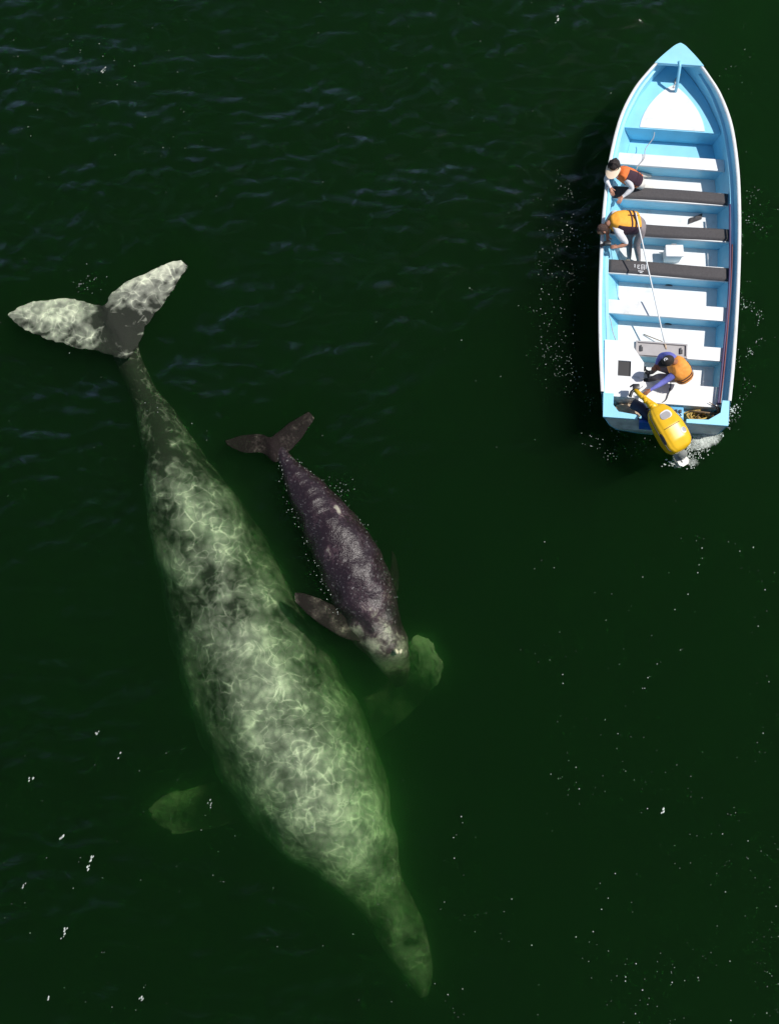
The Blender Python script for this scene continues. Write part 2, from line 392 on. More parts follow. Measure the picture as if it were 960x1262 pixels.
    bp = n.new('ShaderNodeBump'); bp.inputs['Strength'].default_value = gloss_bump; bp.inputs['Distance'].default_value = 0.04
    nb = n.new('ShaderNodeTexNoise'); nb.inputs['Scale'].default_value = 9; nb.inputs['Detail'].default_value = 8; nb.inputs['Roughness'].default_value = 0.65
    l.new(tc.outputs['Object'], nb.inputs['Vector']); l.new(nb.outputs['Fac'], bp.inputs['Height'])
    l.new(bp.outputs[0], b.inputs['Normal'])
    return m

def attr_obj(o, **attrs):
    for k, v in attrs.items():
        a = o.data.attributes.new(k, 'FLOAT', 'POINT'); a.data.foreach_set('value', np.array(v, dtype=np.float32))

def whale_body(name, st, mat_, parent, tonefn, seg=72, nst=200, nz_amp=0.03, nz_s=1.2, power=0.5):
    """st: (Lx,Ly,Rx,Ry, ztop, hratio)  one row per station, tail to snout"""
    A = catmull(st, nst); rows = []; tone = []; speck = []
    for i in range(nst):
        lx, ly, rx, ry, zt, hr = A[i]
        # half height from half width; the widest line lies h below the back
        wpx = math.hypot(rx-lx, ry-ly)/66/2; h = max(wpx*hr, 0.02); zc = zt-h
        pl = P(lx, ly, zc); pr = P(rx, ry, zc); c = (pl+pr)/2; L = (pr-pl)/2
        row = []
        for j in range(seg):
            th = 2*math.pi*j/seg
            ct = math.cos(th); s_ = math.sin(th)
            ct = math.copysign(abs(ct)**1.0, ct); s2 = math.copysign(abs(s_)**1.05, s_)
            p = c+L*ct+Vector((0, 0, h*s2))
            t, sp, dz = tonefn(i/(nst-1), th, ct, s_, p)
            p += Vector((0, 0, dz))
            nrm = (L*ct/max(L.length, .01)+Vector((0, 0, s_)))
            p += nrm*nz_amp*min(1, wpx*2)*mnoise.noise(p*nz_s)
            row.append(p); tone.append(t); speck.append(sp)
        rows.append(row)
    mb = MB(); mb.grid(rows, True, cap=True)
    o = build(name, mb, mat_, parent, smooth=True)
    attr_obj(o, tone=tone, speck=speck)
    return o

def fin(name, st, mat_, parent, tonefn, nst=60, nch=26, camber=0.0, rag=0.0):
    """st rows: TEx,TEy,LEx,LEy,z,thick"""
    A = catmull(st, nst); rows = []; tone = []; speck = []
    for i in range(nst):
        tx, ty, lx, ly, z, th = A[i]
        te = P(tx, ty, z); le = P(lx, ly, z); row = []
        for k in range(2*nch):
            u = (k/nch) if k < nch else (2-k/nch)          # 0 TE .. 1 LE .. back
            side = 1 if k < nch else -1
            u2 = 0.5-0.5*math.cos(math.pi*u)
            tk = th*math.sqrt(max(0, u2))*(1-u2)**0.5*1.4 if 0 < u2 < 1 else 0
            p = te.lerp(le, u2)
            wob = (0.02+rag)*mnoise.noise(Vector((p.x*3.1, p.y*3.1, 5)))+rag*.7*mnoise.noise(Vector((p.x*11, p.y*11, 5)))
            p = p+Vector((0.5*wob+(0.015+rag)*mnoise.noise(p*9), wob, side*tk*0.5+camber*math.sin(math.pi*u2)+0.02*mnoise.noise(p*2.2)))
            row.append(p); t, sp = tonefn(i/(nst-1), u2, p); tone.append(t); speck.append(sp)
        rows.append(row)
    mb = MB(); mb.grid(rows, True, cap=True)
    o = build(name, mb, mat_, parent, smooth=True)
    attr_obj(o, tone=tone, speck=speck)
    return o

adult_skin = whale_skin('mottled_grey_whale_skin_light_net', (0.028, 0.030, 0.024), (0.24, 0.245, 0.20), (0.78, 0.79, 0.60), 0.30, 0.7, 0.35, spec=0.06)
calf_fin_skin = whale_skin('dark_calf_fin_skin', (0.016, 0.011, 0.011), (0.055, 0.042, 0.038), (0.30, 0.27, 0.20), 0.12, 0.6, 0.6, spec=0.06)
calf_skin = whale_skin('dark_calf_skin', (0.020, 0.011, 0.014), (0.064, 0.037, 0.044), (0.33, 0.31, 0.24), 0.15, 0.30, 0.55, speck=.8, spec=0.4)

aroot = thing('adult_whale', 'huge pale mottled grey adult whale gliding just under the green water', 'whale', P(300, 800, -1.8))
def a_tone(s, th, ct, sn, p):
    # dark knuckled ridge down the tail stock, pale marbled back further forward
    t = np.interp(s, [0, .08, .18, .28, .4, .55, .75, .88, 1], [-.10, .04, .14, .24, .36, .44, .53, .46, .42])
    rid = math.exp(-((ct+0.05+0.12*math.sin(s*22))/0.22)**2)*(1 if sn > 0 else 0)
    k = np.interp(s, [0, .05, .28, .40, .55], [.6, .9, 1.1, 0.6, 0])
    t -= 0.5*rid*k*(0.6+0.8*mnoise.noise(p*2.3))
    if sn > 0 and .30 < s < .42: t += 0.45*math.exp(-((ct-0.0)/0.25)**2)*math.exp(-((s-.36)/.04)**2)
    t += .15*mnoise.noise(p*.75+Vector((3, 1, 7)))+.16*mnoise.noise(p*1.7)
    # head seam
    if s > .86: t -= 0.40*math.exp(-((s-.875-0.035*ct+.035*ct*ct+.012*mnoise.noise(p*3))/.011)**2)*(.6+mnoise.noise(p*4))
    t += 0.12*math.exp(-((ct-0.15)/0.4)**2)*(1 if s > .45 and sn > 0 else 0)
    dz = 0
    if sn > 0.8 and .08 < s < .38: dz = 0.03*max(0, math.sin(s*150))*(sn-.8)*5
    return t, 0, dz
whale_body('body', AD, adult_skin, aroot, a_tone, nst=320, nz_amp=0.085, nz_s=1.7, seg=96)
def f_tone(s, u, p):
    c = P(143, 392, 0); d = ((p.x-c.x)**2+(p.y-c.y)**2)**.5
    c2 = P(158, 425, 0); d2 = ((p.x-c2.x)**2+(p.y-c2.y)**2)**.5
    nn = mnoise.noise(Vector((p.x*2.4, p.y*2.4, 3)))
    n3 = mnoise.noise(Vector((p.x*7+p.y*3, p.y*7-p.x*3, 8)))
    return 0.78-0.58*math.exp(-((d+0.45*nn+.1*n3)/0.50)**2)-0.42*math.exp(-((d2+.4*nn+.1*n3)/0.45)**2)+.12*n3-0.40*u+0.12*nn+(0.06+.34*u)*mnoise.noise(Vector((p.x*5+p.y*4, p.y*9-p.x*6, 0)))+.08*mnoise.noise(p*17), 0
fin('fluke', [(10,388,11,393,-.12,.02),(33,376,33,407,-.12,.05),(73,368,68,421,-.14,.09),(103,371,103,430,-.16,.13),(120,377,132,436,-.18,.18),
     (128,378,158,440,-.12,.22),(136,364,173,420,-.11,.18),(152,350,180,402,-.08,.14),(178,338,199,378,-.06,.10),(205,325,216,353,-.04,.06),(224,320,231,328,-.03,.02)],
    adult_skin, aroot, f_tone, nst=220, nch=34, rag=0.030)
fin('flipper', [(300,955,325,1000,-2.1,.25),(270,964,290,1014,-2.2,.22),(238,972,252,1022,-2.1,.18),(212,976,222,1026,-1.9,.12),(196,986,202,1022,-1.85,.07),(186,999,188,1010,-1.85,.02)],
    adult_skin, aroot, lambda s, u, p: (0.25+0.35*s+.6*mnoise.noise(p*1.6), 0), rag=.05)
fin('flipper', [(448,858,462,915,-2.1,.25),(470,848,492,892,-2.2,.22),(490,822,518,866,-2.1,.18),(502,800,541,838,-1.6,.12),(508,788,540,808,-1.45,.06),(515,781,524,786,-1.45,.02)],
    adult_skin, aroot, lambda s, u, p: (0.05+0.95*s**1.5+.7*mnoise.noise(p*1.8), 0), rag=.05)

croot = thing('whale_calf', 'dark purplish whale calf swimming beside the adult with its back out of water', 'whale', P(430, 690, -.4))
def c_tone(s, th, ct, sn, p):
    t = np.interp(s, [0, .1, .3, .5, .6, .7, .8, .9, 1], [.12, .08, .06, .1, .2, .62, .72, .5, .1])
    t += 0.35*mnoise.noise(Vector((p.x*3.3, p.y*3.3, 1)))*(1 if s > .55 else .3)*1.6
    sp = np.interp(s, [0, .05, .3, .62, .72, 1], [1, .9, .8, .9, 0.15, 0])
    smooth_top = math.exp(-((ct-0.12)/0.4)**2)*np.interp(s, [0.1, .2, .38, .5], [0.5, 1, .8, 0])
    sp = sp*(1-smooth_top)
    # pale spots on the back
    q = P(405, 681, 0); d = math.hypot(p.x-q.x, p.y-q.y); 
    if sn > 0: t += .7*math.exp(-(d/0.13)**2)*(0.6+mnoise.noise(p*14)); 
    q = P(416, 629, 0); d = math.hypot((p.x-q.x)*1.0+(p.y-q.y)*.5, (p.y-q.y)*.5-(p.x-q.x)*.0)
    if sn > 0: t += 1.0*math.exp(-(math.hypot((p.x-q.x)*2.0+(p.y-q.y)*1.0, (p.y-q.y)*.7)/0.075)**2)
    dz = 0.012*max(0, math.sin(s*190))*max(0, sn-.85)*6*np.interp(s, [.06, .12, .32, .4], [0, 1, 1, 0])
    return t, sp, dz
whale_body('body', CF, calf_skin, croot, c_tone, nst=260, nz_amp=0.05, nz_s=3.4, seg=110)
fin('fluke', [(278,543,280,548,-.22,.02),(299,537,300,557,-.18,.04),(320,535,324,559,-.14,.07),(333,539,340,570,-.08,.12),(342,533,357,556,-.1,.08),(360,519,373,538,-.12,.05),(380,508,387,516,-.14,.02)],
    calf_fin_skin, croot, lambda s, u, p: (.10+0.5*mnoise.noise(Vector((p.x*3, p.y*3, 0))), 0.1), nst=80)
fin('flipper', [(445,755,447,792,-.35,.12),(425,752,425,787,-.3,.11),(402,742,400,772,-.22,.09),(380,732,380,757,-.18,.06),(363,731,364,742,-.15,.02)],
    calf_fin_skin, croot, lambda s, u, p: (.12+0.7*mnoise.noise(p*4)+.25*(s>.88), 0.2))
fin('flipper', [(478,715,486,742,-.8,.1),(482,692,492,718,-.85,.08),(483,678,490,692,-.9,.02)],
    calf_fin_skin, croot, lambda s, u, p: (0.15, 0))
bh = MB()
for sgn in (-1, 1):
    pts = [P(491+sgn*(1+3.0*t), 806-8*t*(1-.25*t), -0.17+.02*t) for t in np.linspace(0, 1, 8)]
    bh.tube(pts, [.012, .028, .034, .034, .03, .026, .02, .008])
build('blowhole', bh, mat('pale_blowhole_skin', (0.66, 0.60, 0.42), 0.6), croot, smooth=True)

# ------------------------------------------------------------------ the boat
B0 = Vector((5.035, 6.30, 0)); BA = R(-4.4); ca, sa = math.cos(BA), math.sin(BA)
HEEL = .20           # the boat leans to the side where the two people are
def BL(p):
    x, y, z = p
    x += max(0, .66-z)*HEEL
    return Vector((B0.x+ca*x-sa*y, B0.y+sa*x+ca*y, z))
boat = thing('motor_boat', 'long open light blue and white skiff with bench seats and three people aboard', 'boat', (B0.x, B0.y, 0))
HY = [0, .25, 1.05, 1.85, 2.65, 3.45, 4.25, 5.07, 5.9, 6.5, 6.9, 7.15, 7.35, 7.43, 7.47]
HW = [1.115, 1.135, 1.20, 1.245, 1.27, 1.275, 1.255, 1.195, 1.05, .82, .56, .36, .165, .075, .0]
_hs = catmull(list(zip(HY, HW)), 240)
def hw(y): return 1.028*max(0.0, interp(y, _hs[:, 0], _hs[:, 1]))
def sheer(y): return .66+.50*max(0, y/7.47)**2.2
def hin(y, z):
    h = hw(y); zs = sheer(y)
    k = min(1, h/.9)
    pts = [(.10, h*.74-.02), (.5, h-.16*k), (zs-.12, h-.075*k), (zs, h-.04*k)]
    return max(0, interp(z, [a for a, _ in pts], [b for _, b in pts]))
def hull_strip(fn, ys, mi=0):
    """fn(y)-> list of (x,z) ; both sides"""
    mb = MB()
    for sgn in (-1, 1):
        mb.grid([[BL((sgn*x, yy(y) if callable(yy := (lambda v: v)) else y, z)) for x, z in fn(y)] for y in ys], mi=mi)
    return mb
ys = np.concatenate([np.linspace(0, 6.9, 90), np.linspace(6.92, 7.47, 40)])
def outer(y):
    h = hw(y); zs = sheer(y); kz = -.28+.9*max(0, (y-5.6)/1.87)**2
    return [(0, kz), (h*.45, kz+.04), (h*.80, max(-.10, kz+.1)), (h*.90, .12+(.3*max(0, (y-6)/1.5))), (h*.97, zs-.18), (h, zs-.05)]
hull = MB()
for sgn in (-1, 1):
    hull.grid([[BL((sgn*x, y, z)) for x, z in outer(y)] for y in ys])
build('hull', hull, ['cyan'], boat, smooth=True, autos=35)
inn = MB()
yi = [y for y in ys if .36 <= y <= 7.42]
for sgn in (-1, 1):
    inn.grid([[BL((sgn*hin(y, z), y, z)) for z in (.06, .10, .3, .5, max(.52, sheer(y)-.12), sheer(y)-.01)] for y in yi])
build('inner_wall', inn, ['cyan'], boat, smooth=True, autos=35)
fl = MB(); yf = [y for y in ys if .36 <= y <= 6.1]
fl.grid([[BL((t*(hin(y, .10)), y, .10)) for t in np.linspace(-1, 1, 5)] for y in yf])
build('floor', fl, ['white'], boat)
# gunwale: white cap all round with a rounded top
gw = MB(); yg = [y for y in ys if y >= .42]
for sgn in (-1, 1):
    rows = []
    for y in yg:
        h = hw(y); zs = sheer(y); k = min(1, h/.3)
        rows.append([BL((sgn*max(0, x), y+dy, z)) for x, z, dy in ((h-.05*k, zs-.04, 0), (h-.05*k, zs-.004, 0), (h-.035*k, zs+.008, 0), (h-.005, zs+.008, .0), (h+.010*k, zs-.003, .0), (h+.010*k, zs-.055, .0), (h-.01, zs-.06, 0))])
    gw.grid(rows)
build('gunwale', gw, ['white'], boat, smooth=True, autos=40)
st_ = MB()  # stringer shelf along both sides inside
for sgn in (-1, 1):
    rows = []
    for y in [v for v in ys if .4 <= v <= 7.0]:
        z = sheer(y)-.17; a = hin(y, z)
        rows.append([BL((sgn*x, y, zz)) for x, zz in ((a+.01, z+.02), (a-.05, z+.015), (a-.05, z-.02), (a+.01, z-.03))])
    st_.grid(rows)
build('side_rail', st_, ['cyan'], boat)
# bow cap
cp = MB(); yc = [y for y in ys if y >= 7.04]
top = [[BL((t*(hw(y)+.012), y, sheer(y)+.022)) for t in np.linspace(-1, 1, 9)] for y in yc]
bot = [[BL((t*(hw(y)+.012), y, sheer(y)-.05)) for t in np.linspace(-1, 1, 9)] for y in yc]
cp.grid(top); cp.grid(bot); cp.grid([top[0], bot[0]])
for k in (0, -1): cp.grid([[r[k] for r in top], [r[k] for r in bot]])
build('bow_cap', cp, ['cyan'], boat, smooth=True, autos=35)
# foredeck
fd = MB(); yd = [5.93]+[y for y in ys if 5.94 <= y <= 7.36]; ZD = .62
fd.grid([[BL((t*(hin(y, ZD)+.005), y, ZD)) for t in np.linspace(-1, 1, 7)] for y in yd])
y = 5.93
fd.add([BL(p) for p in ((-hin(y, ZD)-.005, y, ZD), (hin(y, ZD)+.005, y, ZD), (hin(y, .1), y, .1), (-hin(y, .1), y, .1))], [[0, 1, 2, 3]])
build('foredeck', fd, ['cyan'], boat)
wp = MB(); pts = []
for y in np.linspace(5.95, 6.92, 22):
    t = (y-5.95)/.97; pts.append((.63*(1-t**2.1)**.8*(1-.18*t)+.001, y))
outl = pts+[(-x, y) for x, y in pts[::-1]]
wp.prism(outl, ZD+.001, ZD+.014, BL)
build('foredeck_panel', wp, ['white'], boat)
bit = MB(); bit.tube([BL((.0, 7.10, 1.14)), BL((.01, 7.0, 1.12)), BL((.04, 6.80, .80)), BL((.045, 6.78, .63))], [.03, .03, .028, .028], 10)
build('mooring_post', bit, ['cyan'], boat, smooth=True)
# step in front of the first bench
stp = MB(); y0, y1 = 5.47, 5.925
stp.prism([(-hin(y0, .2), y0), (hin(y0, .2), y0), (hin(y1, .2), y1), (-hin(y1, .2), y1)], .105, .2, BL)
build('floor_step', stp, ['cyan'], boat)
# benches
ZB = .50
def bench(yc, d, kind, x0=None, x1=None):
    y0, y1 = yc-d/2, yc+d/2
    lx = -hin(yc, ZB) if x0 is None else x0; rx = hin(yc, ZB) if x1 is None else x1
    m = MB(); m.box((lx, y0, ZB-.05), (rx, y1, ZB), BL, bev=.012)
    o = build('bench', m, ['white'], boat, smooth=True, autos=40)
    f = MB()
    for yy, nn in ((y0+.03, 1), (y1-.03, -1)):
        bz = .10; l1 = -hin(yy, ZB-.05) if x0 is None else x0+.02; l2 = -hin(yy, bz) if x0 is None else max(-hin(yy, bz), x0+.02)
        f.add([BL(p) for p in ((l1, yy, ZB-.049), (hin(yy, ZB-.05), yy, ZB-.049), (hin(yy, bz), yy, bz), (l2, yy, bz))], [[0, 1, 2, 3]])
    build('bulkhead', f, ['cyan'], o)
    if kind == 'dark':
        c = MB(); bm = bmesh.new(); bmesh.ops.create_grid(bm, x_segments=60, y_segments=8, size=.5)
        for v in bm.verts:
            u, w_ = v.co.x, v.co.y
            X_ = lerp(lx+.01, rx-.01, u+.5); Y_ = lerp(y0+.012, y1-.006, w_+.5)
            e = min(.5-abs(u), (.5-abs(w_))*.35)*2
            z = ZB+.001+.05*min(1, (max(e, 0)/.035))**.5+.006*mnoise.noise(Vector((X_*4, Y_*6, yc)))*(1 if e > .01 else 0)
            if e > .9e-3: Y_ += .006*mnoise.noise(Vector((X_*5, 3, yc)))
            v.co = Vector((X_, Y_ + .010*math.sin(X_*2.1+yc*3), z))
        c.bm(bm, BL)
        cu = build('cushion', c, ['cushion'], o, smooth=True)
        return o, cu
    return o, None
bench(5.33, .25, 'w')
bench(4.60, .27, 'dark'); bench(3.84, .27, 'dark'); _, cu4 = bench(3.04, .29, 'dark')
bench(2.23, .28, 'w'); bench(1.42, .27, 'w', x0=-.62)
# worn white print on the third cushion, illegible block marks as in the photo
pr = MB()
z = .556; x0_, y0_ = -.66, 3.02
for (a, b, c, d) in ((0, .05, .03, .012), (0, .02, .03, .012), (.01, .0, .012, .07), (.06, -.02, .012, .08), (.06, .05, .05, .012), (.06, .015, .04, .012), (.06, -.02, .05, .012), (.13, -.03, .012, .10), (.13, .06, .07, .012), (.19, -.03, .012, .10), (.13, .02, .07, .012), (.16, -.03, .012, .06), (.22, -.01, .012, .09), (.08, -.07, .10, .014), (.11, -.10, .05, .014)):
    pr.box((x0_+a, y0_+b, z), (x0_+a+c, y0_+b+d, z+.004), BL)
build('printed_mark', pr, ['whitecloth'], cu4)
# drain holes at the foot of two bulkheads, seen as dark half rounds
for yy in (2.12, 2.92, 5.43):
    d = MB(); pts = [(0.02+.07*math.cos(t), .101+.05*math.sin(t)) for t in np.linspace(0, math.pi, 12)]
    d.add([BL((x, yy-.004, z)) for x, z in pts]+[BL((x, yy-.010, z)) for x, z in pts], [list(range(12)), list(range(12, 24))]+[[i, i+1, 13+i, 12+i] for i in range(11)])
    build('drain_hole', d, ['black'], boat)
# aft deck, the stern box on the left
af = MB(); af.prism([(-.62, .40), (hin(.45, .42), .40), (hin(.8, .42), .80), (-.62, .80)], .36, .42, BL)
af.add([BL(p) for p in ((-.6, .77, .36), (hin(.77, .36), .77, .36), (hin(.77, .1), .77, .1), (-.6, .77, .1))], [[0, 1, 2, 3]])
af.add([BL(p) for p in ((-.9, .41, .36), (hin(.42, .36), .41, .36), (hin(.42, .1), .41, .1), (-.8, .41, .1))], [[0, 1, 2, 3]])
build('aft_deck', af, ['white'], boat)
cb = MB(); zt = .56
hx0, hx1, hy0, hy1 = -.90, -.66, .83, 1.13
oc = [(-hin(.5, zt), .42), (-.50, .42), (-.50, .62), (-.42, .70), (-.42, 1.12), (-.70, 1.52), (-hin(1.5, zt), 1.52)]
cb.prism(oc, .10, zt-.03, BL)
# lid slabs round the open hatch
L_ = oc[0][0]
for rect in (((L_, .42), (-.42-.08, .42), (-.50, hy0), (L_-.02, hy0)), ((L_-.02, hy0), (hx0, hy0), (hx0, hy1), (L_-.03, hy1)), ((hx1, hy0), (-.42, hy0-.02), (-.42, 1.12), (hx1, hy1)), ((L_-.03, hy1), (hx1, hy1), (-.42, 1.12), (-.70, 1.52), (L_-.04, 1.52))):
    cb.prism(list(rect), zt-.0295, zt+.012, BL)
build('stern_box', cb, ['white'], boat)
ho = MB(); ho.prism([(hx0+.003, hy0+.003), (hx1-.003, hy0+.003), (hx1-.003, hy1-.003), (hx0+.003, hy1-.003)], zt-.0295, zt-.022, BL)
build('open_hatch', ho, ['black'], boat)
# transom: flat top flange with the motor cut-out, worn face behind
zt0 = .66; tm = MB()
tm.prism([(-1.14, -.02), (-.52, -.02), (-.50, .06), (-.86, .10), (-.96, .22), (-.96, .44), (-1.15, .44)], zt0-.05, zt0+.008, BL)
build('transom_flange', tm, ['cyan'], boat); tm = MB()
tm.prism([(1.14, -.02), (.38, -.02), (.38, .05), (.78, .07), (1.0, .22), (1.03, .46), (1.16, .46)], zt0-.05, zt0+.008, BL)
build('transom_flange', tm, ['cyan'], boat)
tf = MB()
prof = [(-1.12, zt0-.05), (-.52, zt0-.05), (-.46, zt0-.16), (.34, zt0-.16), (.38, zt0-.05), (1.12, zt0-.05), (1.0, .10), (.85, -.1), (0, -.28), (-.85, -.1), (-1.0, .10)]
a = [BL((x, 0.0-.12*(zt0-z)*0, z)) for x, z in prof]; b = [BL((x, .05, z)) for x, z in prof]; k = len(prof)
tf.add(a+b, [list(range(k)), list(range(k, 2*k))[::-1]]+[[i, (i+1) % k, k+(i+1) % k, k+i] for i in range(k)])
build('transom', tf, ['hullgrey'], boat)
wf = MB(); wf.prism([(-.95, .055), (.95, .055), (hin(.4, .1)-.01, .40), (-hin(.4, .1)+.01, .40)], .12, .16, BL)
build('stern_well', wf, ['cyan'], boat)
bk = MB(); bk.box((-.48, -.06, .2), (-.22, -.003, .62), BL, bev=.01); bk.box((-.44, -.003, .45), (-.24, .2, .54), BL, bev=.01)
build('motor_bracket', bk, ['blue'], boat)
bk = MB(); bk.box((.20, -.16, .12), (.33, -.003, .55), BL, bev=.01); bk.box((.20, -.003, .44), (.33, .12, .55), BL, bev=.01)
build('transom_bracket', bk, ['ltblue'], boat)
# hoses along the right side
for off, m_, rr in ((0, 'redhose', .017), (.05, 'purplehose', .026)):
    hs = MB(); hs.tube([BL((hin(y, sheer(y)-.16)-.030-off*.7+.006*math.sin(y*2.3+off*30), y, sheer(y)-.128)) for y in np.linspace(.42, 4.4 if off else 3.6, 60)], rr*.8, 8)
    build('fuel_hose', hs, [m_], boat, smooth=True)

# ---- loose things aboard
def simple(name, mb, mats, label, cat, loc, **k):
    o = build(name, mb, mats, None, loc=loc, **k); return tag(o, label, cat)

tr_ = thing('storage_tray', 'shallow grey tray lying on the white bench beside the helmsman', 'tray', BL((-.08, 1.42, ZB)))
t = MB(); t.box((-.56, 1.31, ZB+.002), (.36, 1.53, ZB+.012), BL); build('tray_floor', t, ['grey'], tr_)
t = MB()
for lo, hi in (((-.58, 1.53), (.38, 1.56)), ((-.58, 1.28), (.38, 1.31)), ((-.58, 1.31), (-.55, 1.53)), ((.35, 1.31), (.38, 1.53))):
    t.box((lo[0], lo[1], ZB+.002), (hi[0], hi[1], ZB+.05), BL, bev=.005)
build('rim', t, ['grey'], tr_)
for xx in (-.50, .24):
    t = MB(); t.box((xx, 1.36, ZB+.014), (xx+.03, 1.48, ZB+.045), BL, bev=.005); t.box((xx+.035, 1.37, ZB+.014), (xx+.05, 1.45, ZB+.03), BL)
    build('clasp', t, ['dkgrey', 'white'], tr_)

c0 = P(826, 318, .1)
cool = thing('cool_box', 'small white cool box with rounded lid standing before the dark bench', 'cooler', c0)
t = MB(); t.box((-.16, -.11, 0.002), (.16, .11, .27), lambda p: p+c0, bev=.03); build('box', t, ['white'], cool, smooth=True, autos=50)
t = MB(); t.box((-.175, -.125, .272), (.175, .125, .33), lambda p: p+c0, bev=.028); lid = build('lid', t, ['white'], cool, smooth=True, autos=50)
t = MB(); t.box((-.05, .135, .25), (.05, .150, .31), lambda p: p+c0, bev=.004); build('latch', t, ['grey'], cool)

t = MB(); c1 = P(856, 273, .11)  # small dark raised flap on the white floor
rows = []
for i in range(10):
    rows.append([c1+Vector((-.14+.03*i+.02*(j/6), -.06+.02*j+.012*i, .01+.05*math.sin(i/9*math.pi)*math.sin(j/6*math.pi)+.01*math.sin(i*1.7))) for j in range(7)])
t.grid(rows); t.grid([[p-Vector((0, 0, .008)) for p in r] for r in rows])
simple('dark_flap', t, ['cushion'], 'small dark folded flap lying on the white floor by the middle dark bench', 'cloth', c1, smooth=True)

# long pole leaning from the man's hip to the stern bench
t = MB(); a = P(783, 262, 1.22); b = P(819, 424, .53)
pole = thing('boat_pole', 'long thin white pole lying over the benches down the middle of the boat', 'pole', b)
t.tube([a.lerp(b, k/8) for k in range(9)], .014, 8); build('shaft', t, ['white'], pole, smooth=True)
t = MB(); t.tube([b, b+(b-a).normalized()*.10], [.02, .022], 8); build('tip', t, ['tan'], pole, smooth=True)
t = MB(); a = P(793, 412, .12); b = P(816, 421, .2); t.tube([a, a.lerp(b, .5), b], .009, 6)  # dark rod laid in place of a thin shadow line
simple('shadow_rod', t, ['brown'], 'thin dark rod in place of a shadow on the white floor beside the lower end of the white pole', 'shadow line', a, smooth=True)
t = MB(); a = P(806, 163, .66); b = P(784, 212, .56)
t.tube([a.lerp(b, k/14)+Vector((.03*math.sin(k*.9), 0, -.06*math.sin(k/14*math.pi)+.0)) for k in range(15)], .008, 6)
simple('mooring_line', t, ['greyrope'], 'thin pale line running aft from the white foredeck panel over the first bench', 'rope', a, smooth=True)
t = MB(); a = P(837, 92, .70); pts = [a+Vector((.02, 0, .02)), P(835, 96, .66), P(831, 104, .64), P(829, 108, .64), P(832, 107, .64), P(836, 106, .645), P(831, 101, .645), P(834, 95, .66)]
t.tube([Vector(p) for p in catmull(pts, 30)], .011, 6)
simple('bow_rope', t, ['greyrope'], 'short knotted grey rope hanging from the mooring post at the bow', 'rope', a, smooth=True)
t = MB(); t.tube([BL(Vector((-1.13+.012*math.sin(i), 2.1-.09*i, .52+.015*i*0))) + Vector((.055*i*.5, 0, .0)) for i in range(9)], .008, 6)
simple('fishing_line', t, ['greyrope'], 'thin dark cord hanging on the left inner side of the boat near the stern', 'cord', BL((-1.1, 1.8, .5)), smooth=True)

# rope heap in the right of the well
t = MB(); cpt = Vector((.66, .24, .17))
for k in range(22):
    r1 = random.uniform(.08, .26); r2 = random.uniform(.05, .13); ph = random.uniform(0, 6.28); zz = random.uniform(0, .16)
    cx, cy = random.uniform(-.12, .14), random.uniform(-.04, .05); tl = random.uniform(-.5, .5)
    pts = []
    for q in range(22):
        an = ph+q/21*random.choice((5.2, 5.6)) if q == 0 else ph+q/21*5.4
        x = r1*math.cos(an)*(1+.1*math.sin(3*an)); y_ = r2*math.sin(an)
        pts.append(BL((cpt.x+cx+x*math.cos(tl)-y_*math.sin(tl), cpt.y+cy+x*math.sin(tl)*.5+y_*math.cos(tl), cpt.z+zz+.03*math.sin(an*2+k))))
    t.tube(pts, random.uniform(.009, .014), 6, mi=k % 3 % 2)
tag(build('rope_heap', t, ['rope', 'brown'], None, loc=BL(cpt), smooth=True), 'tangled heap of yellow and brown rope in the right corner of the stern', 'rope')
an = thing('anchor', 'rusty brown grapnel anchor lying across the rope heap at the stern', 'anchor', BL((.75, .3, .36)))
t = MB(); t.tube([BL((.42, .32, .36)), BL((.98, .28, .42))], .016, 8); build('shank', t, ['brown'], an, smooth=True)
for k, (dx, dy, dz) in enumerate(((-.06, .20, .05), (.07, .18, .10), (.05, -.17, .02), (-.02, -.1, .14))):
    t = MB(); b_ = Vector((.98, .28, .42)); t.tube([BL(b_), BL(b_+Vector((dx*.3-.02, dy*.6, dz*.3))), BL(b_+Vector((dx-.12, dy, dz)))], [.014, .012, .006], 6)
    build('fluke', t, ['brown'], an, smooth=True)
# battery box in the middle of the well
bt = thing('battery_box', 'light blue battery box with black caps in the middle of the stern well', 'box', BL((.16, .25, .16)))
t = MB(); t.box((-.05, .12, .162), (.34, .38, .36), BL, bev=.012); build('case', t, ['ltblue'], bt, smooth=True, autos=40)
for i in range(3):
    for j in range(2):
        t = MB(); c = Vector((.10+.08*i+.02*j, .18+.11*j, .362)); t.box((c.x-.022, c.y-.03, .362), (c.x+.022, c.y+.03, .392), BL, bev=.006); build('cap', t, ['dkgrey'], bt)
t = MB(); t.tube([BL(p) for p in ((-.02, .2, .40), (.05, .30, .42), (.12, .22, .42), (.2, .28, .43), (.3, .2, .40))], .010, 6); build('cable', t, ['navy'], bt, smooth=True)
# tan sack on the left of the well
t = MB(); c = BL((-.72, .24, .26))
t.ellipsoid(c, BL((-.44, .24, .26))-c, BL((-.72, .40, .26))-c, Vector((0, 0, .15)), fn=lambda q: q*(1+.16*mnoise.noise(q*2.2)), u=28, v=18)
tag(build('cloth_sack', t, ['tan'], None, loc=c, smooth=True), 'crumpled tan cloth sack stuffed in the left of the stern well', 'sack')
